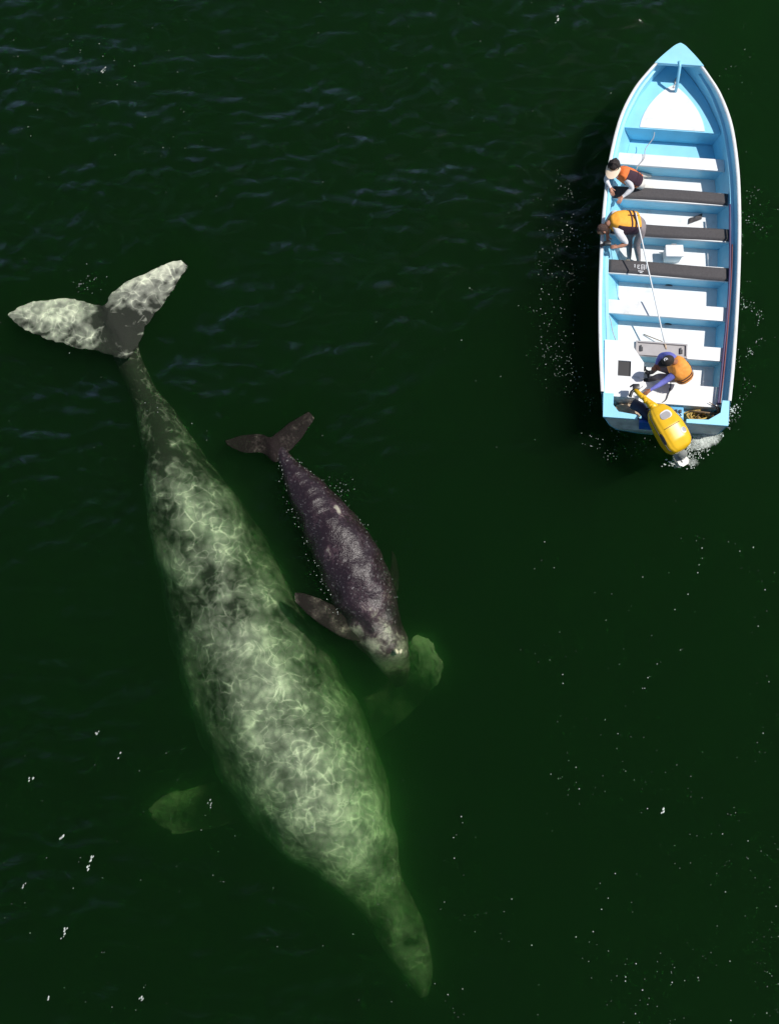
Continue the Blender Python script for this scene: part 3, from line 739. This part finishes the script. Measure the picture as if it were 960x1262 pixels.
# black fuel hose curl from the seat to the well
t = MB(); t.tube([Vector(p) for p in catmull([P(826, 470, .44), P(826, 478, .45), P(823, 486, .45), P(820, 493, .44), P(812, 498, .40), P(806, 502, .40)], 24)], .009, 6)
t.ellipsoid(P(825, 480, .46), Vector((.016, 0, 0)), Vector((0, .035, 0)), Vector((0, 0, .02)))
simple('fuel_line', t, ['dkgrey'], 'thin dark fuel line with a primer bulb over the aft white deck', 'hose', P(826, 470, .44), smooth=True)

# ---- outboard motor
mo = thing('outboard_motor', 'yellow outboard motor with grey vents hung on the stern of the boat', 'outboard motor', P(808, 520, .6))
axis0, axis1 = P(806, 500, .98), P(841, 554, .95)
ax = (axis1-axis0); Lm = ax.length; ax.normalize(); upm = Vector((0.06, -.10, 1)).normalized(); up2 = (upm-ax*upm.dot(ax)).normalized(); sd_ = ax.cross(up2).normalized()
def cowl(u, th):
    # u along, 0 front .. 1 aft
    wv = interp(u, [0, .06, .2, .45, .7, .88, .97, 1], [.07, .16, .225, .262, .272, .25, .19, .10])
    hv = interp(u, [0, .06, .2, .5, .8, .95, 1], [.06, .13, .19, .22, .21, .16, .09])
    cz = interp(u, [0, .5, 1], [-.03, 0, -.05])
    c_, s_ = math.cos(th), math.sin(th)
    c_ = math.copysign(abs(c_)**.62, c_); s_ = math.copysign(abs(s_)**.72, s_)
    if abs(th-R(52)) < R(6): s_ *= .93
    if s_ < 0: s_ *= 1.25
    return axis0+ax*(u*Lm)+sd_*(wv*c_)+up2*(cz+hv*s_)
t = MB(); us = 0.5-0.5*np.cos(np.linspace(0, math.pi, 40))
us = np.linspace(0, 1, 40)
t.grid([[cowl(u, 2*math.pi*k/48) for k in range(48)] for u in us], True, cap=True)
o = build('cowling', t, ['yellow', 'dkgrey'], mo, smooth=True)
for p in o.data.polygons:      # dark seam round the lower edge
    pass
def patch(name, u0, th0, du, dth, m_, lift=.006, shape=None):
    t = MB(); rows = []
    c = None; pts = []
    N = 20
    rings = []
    for r_ in (0.02, .35, .7, 1.0):
        rings.append([cowl(u0+du*r_*math.cos(2*math.pi*k/N), th0+dth*r_*math.sin(2*math.pi*k/N))+up2*lift*math.sin(th0)+sd_*lift*math.cos(th0) for k in range(N)])
    t.grid(rings, True)
    t.f.append(list(range(N))); t.mi.append(0)
    return build(name, t, [m_], o)
patch('vent_rim', .28, R(94), .085, .30, 'whitecloth'); patch('air_vent', .29, R(90), .070, .24, 'grey', .010)
patch('vent_rim', .70, R(112), .060, .22, 'whitecloth'); patch('air_vent', .695, R(115), .048, .17, 'grey', .010)
patch('side_vent', .66, R(30), .12, .24, 'dkgrey'); 
t = MB(); t.tube([cowl(u, R(20))+sd_*.002 for u in np.linspace(.10, .93, 30)], .010, 6); t.tube([cowl(u, R(165))-sd_*.002 for u in np.linspace(.10, .93, 30)], .010, 6)
build('seam', t, ['dkgrey'], o, smooth=True)
t = MB(); pm = (axis0+axis1)/2
t.tube([pm+ax*.1-up2*.2, pm+ax*.2-up2*.45, P(842, 560, .25), P(840, 563, .05)], [.12, .10, .08, .07], 16)
build('shaft_housing', t, ['steel'], mo, smooth=True)
pt = P(840, 567, .06)
t = MB(); d1 = Vector((ax.x, ax.y, 0)).normalized(); d2 = Vector((-d1.y, d1.x, 0))
T2 = lambda p: pt+d1*p[0]+d2*p[1]+Vector((0, 0, p[2]))
t.prism([(-.45, -.07), (-.1, -.10), (.06, -.11), (.12, -.06), (.12, .06), (.06, .11), (-.1, .10), (-.45, .07)], 0, .03, T2)
t.box((-.2, -.02, -.16), (.02, .02, 0), T2, bev=.008); t.box((-.06, -.035, .03), (.05, .035, .055), T2, bev=.008)
build('cavitation_plate', t, ['steel'], mo)
t = MB()
for k in range(3):
    a_ = 2*math.pi*k/3+.4
    c = pt+d1*.02+Vector((0, 0, -.30))
    e1 = d2*math.cos(a_)+Vector((0, 0, math.sin(a_))); e2 = d2*-math.sin(a_)+Vector((0, 0, math.cos(a_)))
    t.ellipsoid(c+e1*.09, e1*.08, (e2+d1*.5)*.045, (d1-e2*.5)*.008, u=12, v=8)
t.ellipsoid(pt+Vector((0, 0, -.30))-d1*.05, d1*.14, d2*.04, Vector((0, 0, .04)))
build('propeller', t, ['steel'], mo, smooth=True)
ti = MB(); ti.tube([axis0+ax*.06, P(802, 499, .95), P(795, 492, .90), P(788, 486, .86), P(782, 480, .84)], [.085, .075, .05, .045, .042], 12)
for q_ in range(9):
    f0 = P(803, 502, .99).lerp(P(791, 489, .93), q_/8); ti.ellipsoid(f0+Vector((random.uniform(-.02, .02), random.uniform(-.02, .02), 0)), Vector((.045, .02, 0)), Vector((-.02, .03, .01)), Vector((0, 0, .05)), u=10, v=8)
tl_ = build('tiller', ti, ['yellow'], mo, smooth=True)
t = MB(); t.tube([P(782, 480, .84), P(778, 483, .84), P(776, 489, .82)], .03, 10); t.box((-.07, -.05, -.04), (.05, .05, .05), lambda p: P(784, 477, .84)+p, bev=.015)
t.tube([P(776, 477, .83), P(780, 474, .86), P(786, 474, .86)], .016, 8)
build('throttle', t, ['black'], tl_, smooth=True, autos=40)
t = MB(); t.tube([P(779, 497, .62), P(790, 503, .66), P(798, 512, .68), P(801, 517, .6)], [.10, .10, .09, .07], 14)
build('clamp', t, ['navy'], mo, smooth=True)
t = MB(); t.tube([Vector(p) for p in catmull([axis0+ax*.08+up2*.10+sd_*.05, P(800, 503, .85), P(795, 505, .6), P(800, 509, .45), P(812, 508, .40)], 24)], .012, 6)
build('control_cable', t, ['black'], mo, smooth=True)
t = MB(); t.tube([cowl(.52+.0*k, R(62+k*9)) for k in range(7)], .006, 6); build('cowl_joint', t, ['dkgrey'], o, smooth=True)
# small black control gear by the helmsman's feet
t = MB(); c = P(791, 456, .35); t.box((-.05, -.03, 0), (.05, .03, .12), lambda p: p+c, bev=.01); t.tube([c+Vector((0, 0, .1)), c+Vector((.07, -.08, .14)), c+Vector((.08, -.2, .12))], .02, 8)
simple('hand_pump', t, ['black'], 'small black hand pump standing beside the white stern box', 'pump', c, smooth=True, autos=40)

# ------------------------------------------------------------------ people
V3 = Vector
def skinned(name, verts, edges, radii, root_i, mats, region, parent, sub=2):
    base = wpos(parent)
    me = bpy.data.meshes.new(name+'_frame'); me.from_pydata([tuple(Vector(v)-base) for v in verts], edges, []); me.update()
    o = link(bpy.data.objects.new(name, me))
    sk = o.modifiers.new('Skin', 'SKIN'); sk.use_smooth_shade = True; sk.branch_smoothing = 0.6
    for i, r_ in enumerate(radii):
        d = me.skin_vertices[0].data[i]; rr = r_ if isinstance(r_, tuple) else (r_, r_)
        d.radius = rr; d.use_root = (i == root_i)
    ss = o.modifiers.new('Sub', 'SUBSURF'); ss.levels = sub; ss.render_levels = sub
    dg = bpy.context.evaluated_depsgraph_get(); ev = o.evaluated_get(dg)
    nm = bpy.data.meshes.new_from_object(ev); bpy.data.objects.remove(o); bpy.data.meshes.remove(me)
    nm.name = name
    mb = MB(); mb.v = [v.co+base for v in nm.vertices]; mb.f = [list(p.vertices) for p in nm.polygons]
    VV = [Vector(v) for v in verts]
    for p in nm.polygons:
        c = p.center+base; best = (9, 0)
        for (i, j) in edges:
            a, b = VV[i], VV[j]; ab = b-a; t = max(0, min(1, (c-a).dot(ab)/max(ab.length_squared, 1e-9)))
            d = (c-(a+ab*t)).length
            if d < best[0]: best = (d, region(i, j, t))
        mb.mi.append(best[1])
    bpy.data.meshes.remove(nm)
    return mb

def hand(V, E, RAD, REG, wrist, fdir, pnorm, curl=.5, side=1, L=.18):
    """append palm and five fingers to a skeleton; fdir finger direction, pnorm out of the back of the hand"""
    fdir = fdir.normalized(); lat = fdir.cross(pnorm).normalized()*side; pn = lat.cross(fdir).normalized()*side
    w_ = len(V)-1 if wrist is None else wrist
    V.append(V[w_]+fdir*.05); E.append((w_, len(V)-1)); RAD.append((.036, .022)); REG.append('hand'); pm_ = len(V)-1
    for k, (off, ln) in enumerate(((-.030, .070), (-.010, .080), (.011, .074), (.031, .058))):
        last = pm_; p = V[pm_]+fdir*.035+lat*off; d = fdir.copy()
        V.append(p); E.append((pm_, len(V)-1)); RAD.append((.0105, .0105)); REG.append('hand'); last = len(V)-1
        for q in range(3):
            d = (Quaternion(lat, -curl*side*(.6+.2*q))@d); p = p+d*ln*(.42, .32, .26)[q]
            V.append(p); E.append((last, len(V)-1)); RAD.append((.0095-.001*q,)*2); REG.append('hand'); last = len(V)-1
    p = V[w_]+fdir*.02-lat*.03; last = w_
    V.append(p); E.append((w_, len(V)-1)); RAD.append((.013,)*2); REG.append('hand'); last = len(V)-1
    for q in range(2):
        p = p+(fdir*.8-lat*.6-pn*.35).normalized()*.035
        V.append(p); E.append((last, len(V)-1)); RAD.append((.011-.001*q,)*2); REG.append('hand'); last = len(V)-1

def person(label, J, mats, vestm, face, crown, hairm, headgear=None, hands=None, girth=1.0, group='people in the boat', vest_side='vestdark', v0=.20, hair_s=1.0, vg=1.0):
    """J: joint name -> world point. mats: dict region->material index list order"""
    root = thing('person', label, 'person', J['hip'].copy(), group)
    V, E, RAD, REG = [], [], [], []
    idx = {}
    def add(nm, r_, reg, par=None):
        V.append(J[nm].copy()); RAD.append(r_); REG.append(reg); idx[nm] = len(V)-1
        if par: E.append((idx[par], idx[nm]))
    g = girth
    add('hip', (.15*g, .12*g), 'trousers'); J.setdefault('waist', J['hip'].lerp(J['neck'], .35)); J.setdefault('chest', J['hip'].lerp(J['neck'], .75))
    add('waist', (.135*g, .105*g), 'shirt', 'hip'); add('chest', (.15*g, .11*g), 'shirt', 'waist'); add('neck', (.058, .058), 'skin', 'chest')
    headc = J['head']; nb_ = J['neck'].lerp(headc, .55)
    V.append(nb_); RAD.append((.055, .055)); REG.append('skin'); E.append((idx['neck'], len(V)-1))
    for s in 'LR':
        add('sh'+s, (.085*g, .080*g), 'sleeve', 'chest'); add('el'+s, (.058*g,)*2, 'sleeve', 'sh'+s)
        V.append(J['el'+s].lerp(J['wr'+s], .5)); RAD.append((.046*g,)*2); REG.append('fore'); E.append((idx['el'+s], len(V)-1)); k = len(V)-1
        V.append(J['wr'+s].copy()); RAD.append((.030,)*2); REG.append('fore'); E.append((k, len(V)-1)); idx['wr'+s] = len(V)-1
        fd_ = (hands or {}).get(s, ((J['wr'+s]-J['el'+s]).normalized(), Vector((0, 0, 1)), .5))
        hand(V, E, RAD, REG, idx['wr'+s], fd_[0], fd_[1], fd_[2], side=1 if s == 'L' else -1)
        add('th'+s, (.095*g,)*2, 'trousers', 'hip'); add('kn'+s, (.065*g,)*2, 'leg', 'th'+s)
        V.append(J['kn'+s].lerp(J['an'+s], .35)); RAD.append((.058*g,)*2); REG.append('leg'); E.append((idx['kn'+s], len(V)-1)); k = len(V)-1
        V.append(J['an'+s].copy()); RAD.append((.042,)*2); REG.append('leg'); E.append((k, len(V)-1)); idx['an'+s] = len(V)-1
        fdd = J.get('to'+s, J['an'+s]+Vector((-.16, -.05, -.03)))
        V.append(J['an'+s].lerp(fdd, .5)); RAD.append((.042, .035)); REG.append('shoe'); E.append((idx['an'+s], len(V)-1))
        V.append(fdd.copy()); RAD.append((.036, .025)); REG.append('shoe'); E.append((len(V)-2, len(V)-1))
    names = list(mats.keys()); ml = list(dict.fromkeys(mats.values()))
    mats.setdefault('leg', mats['trousers']); ml = list(dict.fromkeys(mats.values()))
    pos = lambda r_: ml.index(mats.get(r_, mats['skin']))
    def region(i, j, t):
        a, b = REG[i], REG[j]
        if b == 'hand': return pos('hand')
        if b == 'fore': return pos('fore')
        if b == 'skin' and a == 'shirt': return pos('shirt') if t < .45 else pos('skin')
        if a == 'trousers' and b == 'shirt': return pos('trousers') if t < .4 else pos('shirt')
        return pos(b)
    mb = skinned('body', V, E, RAD, 0, ml, region, root)
    # head: egg with jaw, brow, nose, ears; face axis fz forward, up axis
    f = face.normalized(); u_ = (crown-f*crown.dot(f)).normalized(); s_ = f.cross(u_).normalized()
    def hf(q):
        x, y_, z_ = q
        r_ = 1.0
        if z_ < 0: x *= 1-.22*(-z_)**1.2; 
        if z_ < 0 and y_ < 0: y_ *= 1-.35*(-z_)
        nose = math.exp(-((x/.16)**2+((z_+.12)/.22)**2)) if y_ > 0 else 0
        y_ += .16*nose
        eye = (math.exp(-(((abs(x)-.38)/.16)**2+((z_-.08)/.10)**2))) if y_ > 0 else 0
        y_ -= .07*eye
        y_ += .05*math.exp(-((x/.45)**2+((z_-.26)/.1)**2))*(1 if y_ > 0 else 0)
        y_ += .05*math.exp(-((x/.28)**2+((z_+.52)/.08)**2))*(1 if y_ > 0 else 0)
        return Vector((x, y_, z_))
    hsk = pos('skin')
    mb.ellipsoid(headc, s_*.078, f*.098, u_*.118, mi=hsk, u=40, v=28, fn=hf)
    for sg in (-1, 1):
        mb.ellipsoid(headc+s_*sg*.080-f*.005-u_*.01, s_*.012, f*.022, u_*.034, mi=hsk, u=10, v=8)
    body = build('body', mb, ml, root, smooth=True)
    for sg in (-1, 1):
        t = MB(); t.ellipsoid(headc+s_*sg*.030+f*.086+u_*.010, s_*.012, f*.008, u_*.006, u=8, v=6)
        build('eye', t, ['black'], root, smooth=True)
    # hair
    t = MB(); rows = []
    for i in range(15):
        ph = i/14*R(118); row = []
        for j in range(36):
            th = 2*math.pi*j/36
            q = Vector((math.sin(ph)*math.cos(th), math.sin(ph)*math.sin(th), math.cos(ph)))
            k = (1.10+.05*mnoise.noise(q*5)+(hair_s-1)*.5*(1+.6*mnoise.noise(q*3+V3((4, 1, 2)))))*(1 if q.y > .2 else hair_s**.4)
            if q.y > .35 and q.z < .45: k = .90
            row.append(headc+s_*(.078*q.x*k)+f*((.098*q.y)*k-.004)+u_*(.118*q.z*k))
        rows.append(row)
    t.grid(rows, True); t.f.append(list(range(36))); t.mi.append(0)
    build('hair', t, [hairm], root, smooth=True)
    # life vest: padded shell round the trunk with arm cut-outs at the shoulders
    sp0, sp1 = J['hip'].lerp(J['neck'], v0), J['neck']
    axs = (sp1-sp0); ln = axs.length; axs.normalize()
    lat = (J['shR']-J['shL']); lat = (lat-axs*lat.dot(axs)).normalized(); dep = lat.cross(axs).normalized()
    if dep.z < 0: dep = -dep          # dep points up/out of the back as seen from above
    t = MB(); rows = []; NS, NK = 22, 44
    for i in range(NS):
        v = i/(NS-1); c = sp0+axs*(ln*v)
        wv = interp(v, [0, .05, .5, .72, .88, 1], [.17, .19, .195, .185, .15, .075])*g
        dv = interp(v, [0, .05, .5, .8, 1], [.125, .145, .155, .14, .075])*g*vg; wv *= vg
        row = []
        for k in range(NK):
            th = 2*math.pi*k/NK; c_, s2 = math.cos(th), math.sin(th)
            c_ = math.copysign(abs(c_)**.75, c_); s2 = math.copysign(abs(s2)**.75, s2)
            cut = math.exp(-((v-.78)/.12)**2)*abs(math.cos(th))**6*.05
            row.append(c+lat*(wv*c_*(1-cut*3))+dep*(dv*s2)+(lat*c_+dep*s2)*.008*mnoise.noise(Vector((c_*3, s2*3, v*6))))
        rows.append(row)
    t.grid(rows, True, cap=True)
    ve = build('life_vest', t, [vestm, vest_side], root, smooth=True)
    for pi, p in enumerate(ve.data.polygons):
        if pi < (NS-1)*NK:
            i, k = divmod(pi, NK); th = 2*math.pi*(k+.5)/NK
            if abs(math.cos(th)) > .80 and i < 17: p.material_index = 1
    for (v, ww) in ((.22, .014), (.36, .014)):
        t = MB(); rows = []
        for dv_ in (-ww, ww):
            c = sp0+axs*(ln*v+dv_)
            rows.append([c+lat*(.201*g*vg*math.copysign(abs(math.cos(a))**.75, math.cos(a)))+dep*(.163*g*vg*math.copysign(abs(math.sin(a))**.75, math.sin(a))) for a in np.linspace(0, 2*math.pi, 45)[:-1]])
        t.grid(rows, True); build('strap', t, ['vestdark'], ve, smooth=True)
    t = MB()
    for sg in (-.35,):
        pts = [sp0+axs*(ln*v)+lat*(sg*.19*g*.5)+dep*(.163*g*vg) for v in np.linspace(.12, .48, 6)]
        t.tube(pts, .009, 6)
    build('strap', t, ['vestdark'], ve, smooth=True)
    if headgear: headgear(root, headc, f, u_, s_)
    return root

def visor_gear(root, c, f, u_, s_):
    t = MB(); rows = []
    for zz in (.035, .075):
        rows.append([c+s_*(.092*math.cos(a))+f*(.112*math.sin(a))+u_*zz for a in np.linspace(0, 2*math.pi, 33)[:-1]])
    t.grid(rows, True); hatb = build('visor', t, ['visor'], root, smooth=True)
    t = MB(); rows = []
    for r_ in (1.0, 1.45, 1.95, 2.4):
        rows.append([c+s_*(.112*math.cos(a)*(1+.14*(r_-1)))+f*(.105*math.sin(a)**.8*r_ if math.sin(a) > 0 else 0)+u_*(.05-.03*(r_-1)) for a in np.linspace(.0, math.pi, 21)])
    t.grid(rows); t.grid([[p-u_*.008 for p in r_] for r_ in rows]); build('brim', t, ['visor'], hatb, smooth=True)
def cap_gear(root, c, f, u_, s_):
    t = MB(); rows = []
    for i in range(11):
        ph = i/10*R(88)
        rows.append([c+s_*(.096*math.sin(ph)*math.cos(a))+f*(.116*math.sin(ph)*math.sin(a))+u_*(.02+.125*math.cos(ph)) for a in np.linspace(0, 2*math.pi, 33)[:-1]])
    t.grid(rows, True); t.f.append(list(range(32))); t.mi.append(0); hatb = build('cap', t, ['cap'], root, smooth=True)
    t = MB(); rows = []
    for r_ in (.95, 1.25, 1.55, 1.7):
        rows.append([c+s_*(.088*math.cos(a))+f*(.110*math.sin(a)**.7*r_)+u_*(.028-.02*(r_-1)) for a in np.linspace(.0, math.pi, 21)])
    t.grid(rows); t.grid([[p-u_*.008 for p in r_] for r_ in rows]); build('brim', t, ['cap'], hatb, smooth=True)
    t = MB(); c2 = c+u_*.140+f*.02
    t.tube([c2+f*.03+s_*-.02, c2+f*.035+s_*.01, c2+s_*.028+f*.01, c2+s_*.012-f*.02, c2-s_*.02-f*.025], .009, 6)
    t.ellipsoid(c2-s_*.005, s_*.014, f*.012, u_*.008)
    build('badge', t, ['whitecloth'], hatb, smooth=True)

# woman in the peach visor, kneeling at the left side and leaning out
J = dict(hip=P(788, 225, .66), neck=P(763, 211, 1.12), head=P(756, 206, 1.26),
         shL=P(753, 212, 1.06), elL=P(746, 222, .88), wrL=P(752, 232, .90),
         shR=P(771, 219, 1.06), elR=P(779, 232, .88), wrR=P(767, 243, .80),
         thL=P(786, 219, .62), knL=P(782, 214, .22), anL=P(796, 216, .17), thR=P(792, 230, .60), knR=P(786, 229, .22), anR=P(799, 231, .17),
         toL=P(803, 217, .13), toR=P(806, 232, .13))
person('person in a peach visor and orange life vest kneeling and leaning over the side', J,
       dict(skin='skin', hand='skin', fore='whitecloth', sleeve='whitecloth', shirt='whitecloth', trousers='cream', shoe='cream'),
       'redorange', V3((-.30, -.93, -.05)), V3((-.05, .35, 1)), 'hair', visor_gear,
       {'L': (V3((.25, -.7, -.2)), V3((-.4, 0, .9)), .35), 'R': (V3((-.4, -.5, -.05)), V3((0, 0, 1)), .35)}, girth=1.0, hair_s=1.45)
# man with camera bent over the side
J = dict(hip=P(789, 275, .93), neck=P(751, 273, 1.10), head=P(742, 283, 1.02),
         waist=P(775, 273, 1.02), chest=P(761, 273, 1.08),
         shL=P(757, 262, 1.00), elL=P(748, 275, .84), wrL=P(748, 292, .84),
         shR=P(762, 288, 1.05), elR=P(772, 300, .88), wrR=P(761, 305, .86),
         thL=P(790, 270, .85), knL=P(775, 292, .50), anL=P(775, 320, .18), thR=P(793, 283, .86), knR=P(784, 300, .58), anR=P(787, 322, .18),
         toL=P(768, 325, .13), toR=P(780, 328, .13))
person('bareheaded person bent over the side in a yellow orange vest holding a camera', J,
       dict(skin='skin', hand='skin', fore='skin', sleeve='whitecloth', shirt='vestdark', trousers='greycloth', shoe='tan'),
       'orangey', V3((-.75, -.45, -.5)), V3((-.55, .25, .8)), 'hairbr', None,
       {'L': (V3((.1, -.9, .0)), V3((-.6, 0, .8)), .6), 'R': (V3((-.9, .15, .0)), V3((0, 0, 1)), .6)}, girth=1.12, v0=.10)
ck = P(748, 300, .86)
camr = thing('camera', 'small black camera held over the side by the bent person', 'camera', ck)
t = MB(); t.box((-.065, -.035, -.04), (.065, .035, .04), lambda p: p+ck, bev=.01); build('camera_body', t, ['black'], camr, smooth=True, autos=40)
t = MB(); t.tube([ck+V3((-.02, 0, 0)), ck+V3((-.13, -.04, -.03))], [.032, .030], 14); build('lens', t, ['black'], camr, smooth=True, autos=40)
# helmsman
J = dict(hip=P(845, 470, .56), neck=P(832, 446, 1.06), head=P(823, 445, 1.20),
         shL=P(825, 438, .98), elL=P(814, 438, .74), wrL=P(808, 449, .62),
         shR=P(838, 456, .99), elR=P(820, 469, .85), wrR=P(801, 481, .87),
         thL=P(832, 458, .52), knL=P(809, 452, .54), anL=P(803, 459, .17), thR=P(836, 468, .52), knR=P(812, 464, .54), anR=P(800, 468, .17),
         toL=P(794, 459, .13), toR=P(791, 469, .13))
person('person in a black cap and blue sleeves seated at the stern steering with the tiller', J,
       dict(skin='skindark', hand='skindark', fore='bluecloth', sleeve='bluecloth', shirt='bluecloth', trousers='maroon', leg='greycloth', shoe='dkgrey'),
       'orange', V3((-.85, -.35, -.35)), V3((-.3, 0, .95)), 'hair', cap_gear,
       {'R': (V3((-.8, -.5, -.1)), V3((0, 0, 1)), .55)}, girth=1.04, vest_side='orange', v0=.32, vg=1.16)

# ------------------------------------------------------------------ foam and specks on the water
def foam_blob(mb, x, y, r_, el=1.0, ang=0.0, h=.4):
    z = zsurf(x, y)+.012; N = 7; ph = random.uniform(0, 6.28)
    ring = []
    for k in range(N):
        a = 2*math.pi*k/N; rr = r_*random.uniform(.65, 1.25)
        dx, dy = rr*math.cos(a)*el, rr*math.sin(a)
        ring.append(V3((x+dx*math.cos(ang)-dy*math.sin(ang), y+dx*math.sin(ang)+dy*math.cos(ang), z)))
    mb.add(ring+[V3((x, y, z+r_*h))], [[k, (k+1) % N, N] for k in range(N)]+[list(range(N))[::-1]])
fo = MB()
def scatter_px(px, py, r_, **k):
    p = P(px, py, 0); foam_blob(fo, p.x, p.y, r_, **k)
# bubbles along the left side of the boat, in wandering curls
def curl(cx, cy, rx, ry, a0, a1, n_, jit, rs):
    rs = max(.0055, rs*.5); n_ = int(n_*.55)
    for _ in range(n_):
        a = R(random.uniform(a0, a1)); j = random.gauss(0, jit)
        if mnoise.noise(V3((a*2, cx*.01, cy*.01))) < -.15: continue
        scatter_px(cx+(rx+j)*math.cos(a), cy+(ry+j)*math.sin(a), random.uniform(.0028, rs), el=random.uniform(1, 2.0), ang=random.uniform(0, 3.1))
curl(740, 350, 78, 130, 110, 250, 260, 12, .014)
curl(735, 300, 45, 60, 120, 260, 130, 14, .014)
curl(728, 285, 22, 26, 100, 300, 120, 9, .018)
curl(712, 245, 40, 22, 0, 360, 90, 14, .011)
curl(720, 460, 32, 38, 60, 220, 110, 9, .013)
curl(690, 400, 15, 40, 0, 360, 60, 12, .011)
curl(918, 405, 18, 32, 200, 450, 170, 3.5, .016)
curl(922, 265, 14, 26, 0, 360, 110, 9, .014)
curl(915, 330, 8, 40, 250, 460, 60, 8, .012)
curl(905, 480, 14, 40, 250, 470, 90, 7, .013)
curl(895, 120, 24, 50, 0, 360, 80, 16, .010)
curl(760, 548, 26, 14, 0, 360, 110, 8, .015)
for _ in range(700):
    # wash behind the stern on the right
    t_ = random.random(); px = lerp(846, 900, t_)+random.gauss(0, 4); py = lerp(556, 505, t_**1.5)+random.gauss(0, 5+6*(1-t_))
    if 846 < px < 888 and py < 533: continue
    scatter_px(px, py, random.uniform(.004, .013), el=random.uniform(1, 1.8), ang=random.uniform(0, 3.1))
for _ in range(60): scatter_px(random.gauss(832, 9), random.gauss(571, 3), random.uniform(.006, .014), el=1.6)
for _ in range(28): scatter_px(random.gauss(412, 11), random.gauss(603, 9), random.uniform(.003, .008))
for _ in range(22): scatter_px(random.gauss(112, 11), random.gauss(351, 7), random.uniform(.003, .008), el=1.5)
tag(build('sea_foam', fo, ['foam']), 'white foam and bubbles churned up round the boat and whales', kind='stuff')
fo = MB()
k = 0
while k < 320:
    px, py = random.uniform(540, 965), random.uniform(610, 1270)
    d = mnoise.noise(V3((px*.012, py*.012, 2)))+.25*(py-900)/400+.2*(px-760)/200
    if random.random() > .35+1.3*d: continue
    scatter_px(px, py, random.choice((.003, .004, .004, .005, .006, .010))); k += 1
for _ in range(160): scatter_px(random.uniform(0, 960), random.uniform(0, 620), random.choice((.003, .004, .006)), el=1.5)
for _ in range(60): scatter_px(random.uniform(0, 250), random.uniform(0, 200), random.choice((.003, .004, .007)), el=1.5)
for _ in range(90): scatter_px(random.uniform(0, 560), random.uniform(900, 1262), random.choice((.003, .004, .006)), el=1.3)
for px, py, n_ in ((108, 1072, 9), (78, 1155, 6), (258, 996, 5), (120, 905, 3), (38, 963, 3), (75, 1035, 3), (30, 1093, 3), (128, 93, 5), (815, 1002, 3), (172, 1233, 3), (60, 1230, 2), (685, 30, 5), (148, 932, 2)):
    for q in range(n_): scatter_px(px+random.gauss(0, 1.2)+q*.7, py-q*2.4+random.gauss(0, 1.2), random.uniform(.007, .017), el=1.9, ang=R(60))
tag(build('drifting_specks', fo, ['foam']), 'tiny pale specks and bubbles drifting on the dark water', kind='stuff')

# thin broken sheets of aerated water: stern wash, and swirls where bodies brush the surface
fm = bpy.data.materials.new('aerated_water'); fm.use_nodes = True
n = fm.node_tree.nodes; l = fm.node_tree.links; b = n['Principled BSDF']; out = n['Material Output']
b.inputs['Base Color'].default_value = (0.62, 0.66, 0.60, 1); b.inputs['Roughness'].default_value = 0.7
tc = n.new('ShaderNodeTexCoord'); nz = n.new('ShaderNodeTexNoise'); nz.inputs['Scale'].default_value = 8; nz.inputs['Detail'].default_value = 10; nz.inputs['Roughness'].default_value = 0.7; nz.inputs['Distortion'].default_value = 1.2
l.new(tc.outputs['Object'], nz.inputs['Vector'])
a_ = n.new('ShaderNodeAttribute'); a_.attribute_name = 'thickness'
m1 = n.new('ShaderNodeMath'); m1.operation = 'ADD'; l.new(nz.outputs['Fac'], m1.inputs[0]); l.new(a_.outputs['Fac'], m1.inputs[1])
mr = n.new('ShaderNodeMapRange'); l.new(m1.outputs[0], mr.inputs['Value']); mr.inputs['From Min'].default_value = 0.95; mr.inputs['From Max'].default_value = 1.5
tr = n.new('ShaderNodeBsdfTransparent'); mx = n.new('ShaderNodeMixShader')
l.new(mr.outputs[0], mx.inputs['Fac']); l.new(tr.outputs[0], mx.inputs[1]); l.new(b.outputs[0], mx.inputs[2]); l.new(mx.outputs[0], out.inputs['Surface'])
def wash(c, rx, ry, ang, amp, lab):
    t = MB(); th = []; N = 40; cc = P(c[0], c[1], 0); k = 1/66
    rows = []
    for i in range(N+1):
        row = []
        for j in range(N+1):
            u, v = i/N*2-1, j/N*2-1; x = u*rx*k; y = v*ry*k
            x, y = x*math.cos(ang)-y*math.sin(ang)+cc.x, x*math.sin(ang)+y*math.cos(ang)+cc.y
            row.append(V3((x, y, zsurf(x, y)+.008))); th.append(amp*max(0, 1-(u*u+v*v)))
        rows.append(row)
    t.grid(rows); o = build('foam_wash', t, [fm], None, loc=cc, smooth=True)
    attr_obj(o, thickness=th); tag(o, lab, kind='stuff')
wash((868, 543), 34, 15, R(20), .95, 'pale churned water behind the stern beside the yellow motor')
wash((852, 570), 16, 9, R(0), .7, 'thin foam round the motor leg')
wash((693, 330), 50, 130, R(0), .36, 'faint films of foam drifting off the left side of the boat')
wash((915, 400), 16, 60, R(0), .36, 'faint foam curls along the right side of the boat')
wash((738, 285), 20, 34, R(10), .45, 'thin foam beside the bent person')

fo = MB()
CE = catmull([r_[:4] for r_ in CF[1:9]], 400)
for _ in range(90):
    a = CE[random.randrange(400)]; sd0 = random.random() < .6
    q = (a[0], a[1]) if sd0 else (a[2], a[3]); off_ = abs(random.gauss(0, 6))-4.0
    scatter_px(q[0]-(off_ if sd0 else -off_)*.85, q[1]+random.gauss(0, 1), random.uniform(.003, .007), el=random.uniform(1, 2), ang=random.uniform(0, 3))
tag(build('swash_foam', fo, ['foam']), 'thin fringe of bubbles where the water meets the back of the calf', kind='stuff')
wash((462, 762), 30, 26, R(-50), .34, 'thin broken film of foam over the head of the calf')
wash((112, 350), 18, 11, R(0), .38, 'thin foam swirl beside the raised fluke of the adult')
